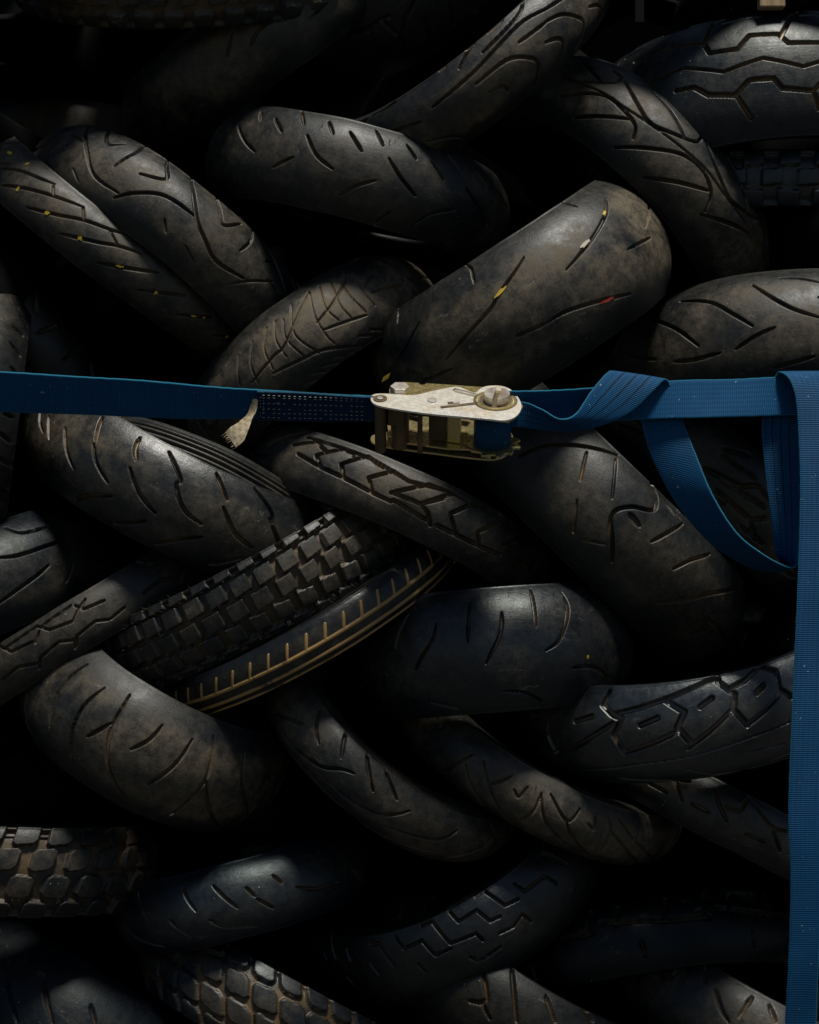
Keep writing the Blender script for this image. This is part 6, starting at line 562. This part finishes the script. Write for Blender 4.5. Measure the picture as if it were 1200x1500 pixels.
# axle at the strap end, bolt heads, rivet
cyl('axle', (130, 214), -.0005, SP, .0075, DARK); cyl('axle_hole_rim', (130, 214), -.0016, 0, .0090, DARK, inner=.0062); cyl('axle_core', (130, 213), -.0022, 0, .0048, STEEL, n=6)
cyl('cross_bolt', (268, 150), -.006, .003, .0125, STEEL, n=6, bev=.0012); cyl('bolt_shank', (268, 180), .005, SP, .012, DARK, smooth_=True)
cyl('rivet', (496, 226), -.0022, 0, .0062, STEEL, r1=.0068, bev=.0010); 
# spring pawl rods lying in the slots of the plate
bar('slot_shadow', (645, 143), (812, 186), -.0003, .0068, .0006, DARK); bar('pawl_bar', (656, 148), (806, 184), -.0022, .0040, .003, STEEL)
bar('pawl_bar', (556, 268), (818, 238), -.0014, .0044, .002, DARK); bar('pawl_hook', (606, 240), (684, 230), -.0012, .0050, .0016, DARK); bar('pawl_tip', (640, 234), (688, 228), -.0024, .0036, .002, STEEL)
# spindle
cyl('ring_seam', (940, 226), -.0005, 0, .0282, DARK, n=44, inner=.0266); cyl('spindle_ring', (940, 226), -.0014, 0, .0264, GOLD, n=44, inner=.0240); cyl('spindle_ring', (940, 226), -.0010, .0002, .0228, GOLD, n=44, inner=.0205); cyl('spindle_recess', (940, 226), -.0004, 0, .0204, DARK, n=40)
def half_moon(sgn):
    c0 = pl(*crop(950, 226), 0); bm = bmesh.new(); R_ = .0165; g_ = .0034
    q0 = math.asin(g_/R_); qs = np.linspace(-math.pi/2+q0, math.pi/2-q0, 16); rot = math.radians(-12)
    P = [(R_*math.cos(q)*sgn if abs(R_*math.cos(q)) > g_ else g_*sgn, R_*math.sin(q)) for q in qs]
    P = [(max(abs(x), g_)*sgn, y) for x, y in P]; P = [(g_*sgn, -R_*.97)]+P+[(g_*sgn, R_*.97)]
    P = [(x*math.cos(rot)-y*math.sin(rot), x*math.sin(rot)+y*math.cos(rot)) for x, y in P]
    a_ = [bm.verts.new(c0+RN*.011+E1*x+E2*y) for x, y in P]; b_ = [bm.verts.new(c0-RN*SP+E1*x+E2*y) for x, y in P]
    bm.faces.new(a_); bm.faces.new(b_[::-1])
    for i in range(len(P)): bm.faces.new((a_[i], b_[i], b_[(i+1) % len(P)], a_[(i+1) % len(P)]))
    return finish(bm, 'spindle_half', STEEL, rb, .0011)
half_moon(1); half_moon(-1)
# wound webbing on the spindle
c0 = pl(*crop(925, 226), 0); V = []; uv = []
for i, q in enumerate(np.linspace(0, 2*math.pi, 61)):
    for j, l in enumerate((.012, .0125, SP-.016, SP-.0155)):
        rr = .0215 if j in (1, 2) else .0195
        V.append(c0-RN*l+rr*(math.cos(q)*E1*1.12+math.sin(q)*E2*1.05)); uv.append((q*.027, (j > 1)*.056))
Fc = np.array([(i*4+j, (i+1)*4+j, (i+1)*4+j+1, i*4+j+1) for i in range(60) for j in range(3)])
o = mesh_obj('wound_webbing', np.array(V), Fc, BLUE, rb, attrs={'edge': np.zeros(len(V)), 'back': np.zeros(len(V))}, uv=np.array(uv)); under(o, rb)
# toothed wheel at the lower plate and at the upper plate
def wheel(lev, r0=.030, r1=.036, nt_=11, th=.003):
    c0 = pl(*crop(935, 226), 0); bm = bmesh.new(); P = []
    for i in range(nt_):
        for f_, rr in ((0, r0), (.45, r1*.985), (.62, r1), (.70, r0*1.01)):
            q = -(i+f_)*2*math.pi/nt_; P.append((rr*math.cos(q), rr*math.sin(q)))
    a_ = [bm.verts.new(c0-RN*lev+E1*x+E2*y) for x, y in P]; b_ = [bm.verts.new(c0-RN*(lev+th)+E1*x+E2*y) for x, y in P]
    bm.faces.new(a_); bm.faces.new(b_[::-1])
    for i in range(len(P)): bm.faces.new((a_[i], b_[i], b_[(i+1) % len(P)], a_[(i+1) % len(P)]))
    return finish(bm, 'ratchet_wheel', GOLD, rb, .0004)
wheel(SP-.0145); wheel(.0078)
# bars and the sliding pawl between the plates
bar('cross_bar', (408, 250), (412, 262), .004, .0062, SP-.006, DARK)
def slab(name, p0, p1, l0, l1, wdt, mat): return bar(name, p0, p1, l0, wdt, l1-l0, mat)
slab('sliding_pawl', (480, 235), (600, 250), .012, SP-.012, .012, DARK)
slab('pawl_spring_plate', (606, 240), (700, 255), .010, SP-.010, .004, GOLD)
slab('pawl_block', (700, 250), (775, 262), .010, .022, .014, STEEL); slab('pawl_block', (700, 250), (775, 262), .028, .036, .012, STEEL); slab('pawl_block', (700, 250), (770, 262), .042, .052, .012, GOLD)
slab('strap_block', (190, 215), (300, 225), .006, .040, .016, DARK)
slab('tie_bar', (240, 300), (420, 350), SP-.030, SP-.024, .004, DARK)

# ------------------------------------------------------------ odd things in the gaps
lm = NT('leaf'); lm.set('Base Color', (.42, .33, .05, 1)); lm.set('Roughness', .6)
P = [at(x, y, -.055+z) for x, y, z in ((559, 560, 0), (562, 552, -.002), (572, 546, -.004), (569, 554, -.001), (560, 561, 0))]
bm = bmesh.new(); a_ = [bm.verts.new(p) for p in P[:4]]; b_ = [bm.verts.new(p+np.array([0, .0006, 0])) for p in P[:4]]
bm.faces.new(a_); bm.faces.new(b_[::-1])
for i in range(4): bm.faces.new((a_[i], b_[i], b_[(i+1) % 4], a_[(i+1) % 4]))
me = bpy.data.meshes.new('dry_leaf'); bm.to_mesh(me); bm.free(); me.materials.append(lm.m); o = bpy.data.objects.new('dry_leaf', me); C.objects.link(o)
tag(o, 'tiny yellow leaf scrap just above the left end of the ratchet', 'leaf')
wd = NT('wood'); tw_ = wd.n('TexCoord').outputs['Object']; mpw = wd.n('Mapping', i_Vector=tw_); mpw.inputs['Scale'].default_value = (1, 1, .08)
wd.set('Base Color', wd.mix(wd.ramp(wd.noise(mpw.outputs[0], 140, 4, .6), .3, .7), (.20, .13, .07), (.42, .31, .18))); wd.set('Roughness', .8)
def stick(name, x0, x1, y0, y1, dep, th, mat, label, cat):
    a_, b_ = at(x0, y1, dep), at(x1, y0, dep)
    o = mesh_obj(name, *box(a_[0], b_[0], dep, dep+th, a_[2], b_[2]), mat, smooth=False); md = o.modifiers.new('bevel', 'BEVEL'); md.width = .002; md.segments = 2
    tag(o, label, cat)
stick('wooden_batten', 1113, 1151, -90, 10, .11, .02, wd.m, 'pale wooden batten end poking out at the top right corner', 'batten')
gm_ = NT('grey_plastic'); gm_.set('Base Color', (.006, .007, .006, 1)); gm_.set('Roughness', .9); gm_.set('Specular IOR Level', .1)
stick('grey_slat', 930, 944, -80, 34, .22, .012, gm_.m, 'dull grey slat between the tyres at the top edge', 'slat')
gr = NT('asphalt'); gr.set('Base Color', (.03, .03, .028, 1)); gr.set('Roughness', .9)
o = mesh_obj('ground', [(-30, -30, -1.45), (30, -30, -1.45), (30, 12, -1.45), (-30, 12, -1.45)], [(0, 1, 2, 3)], gr.m, smooth=False); tag(o, kind='structure')
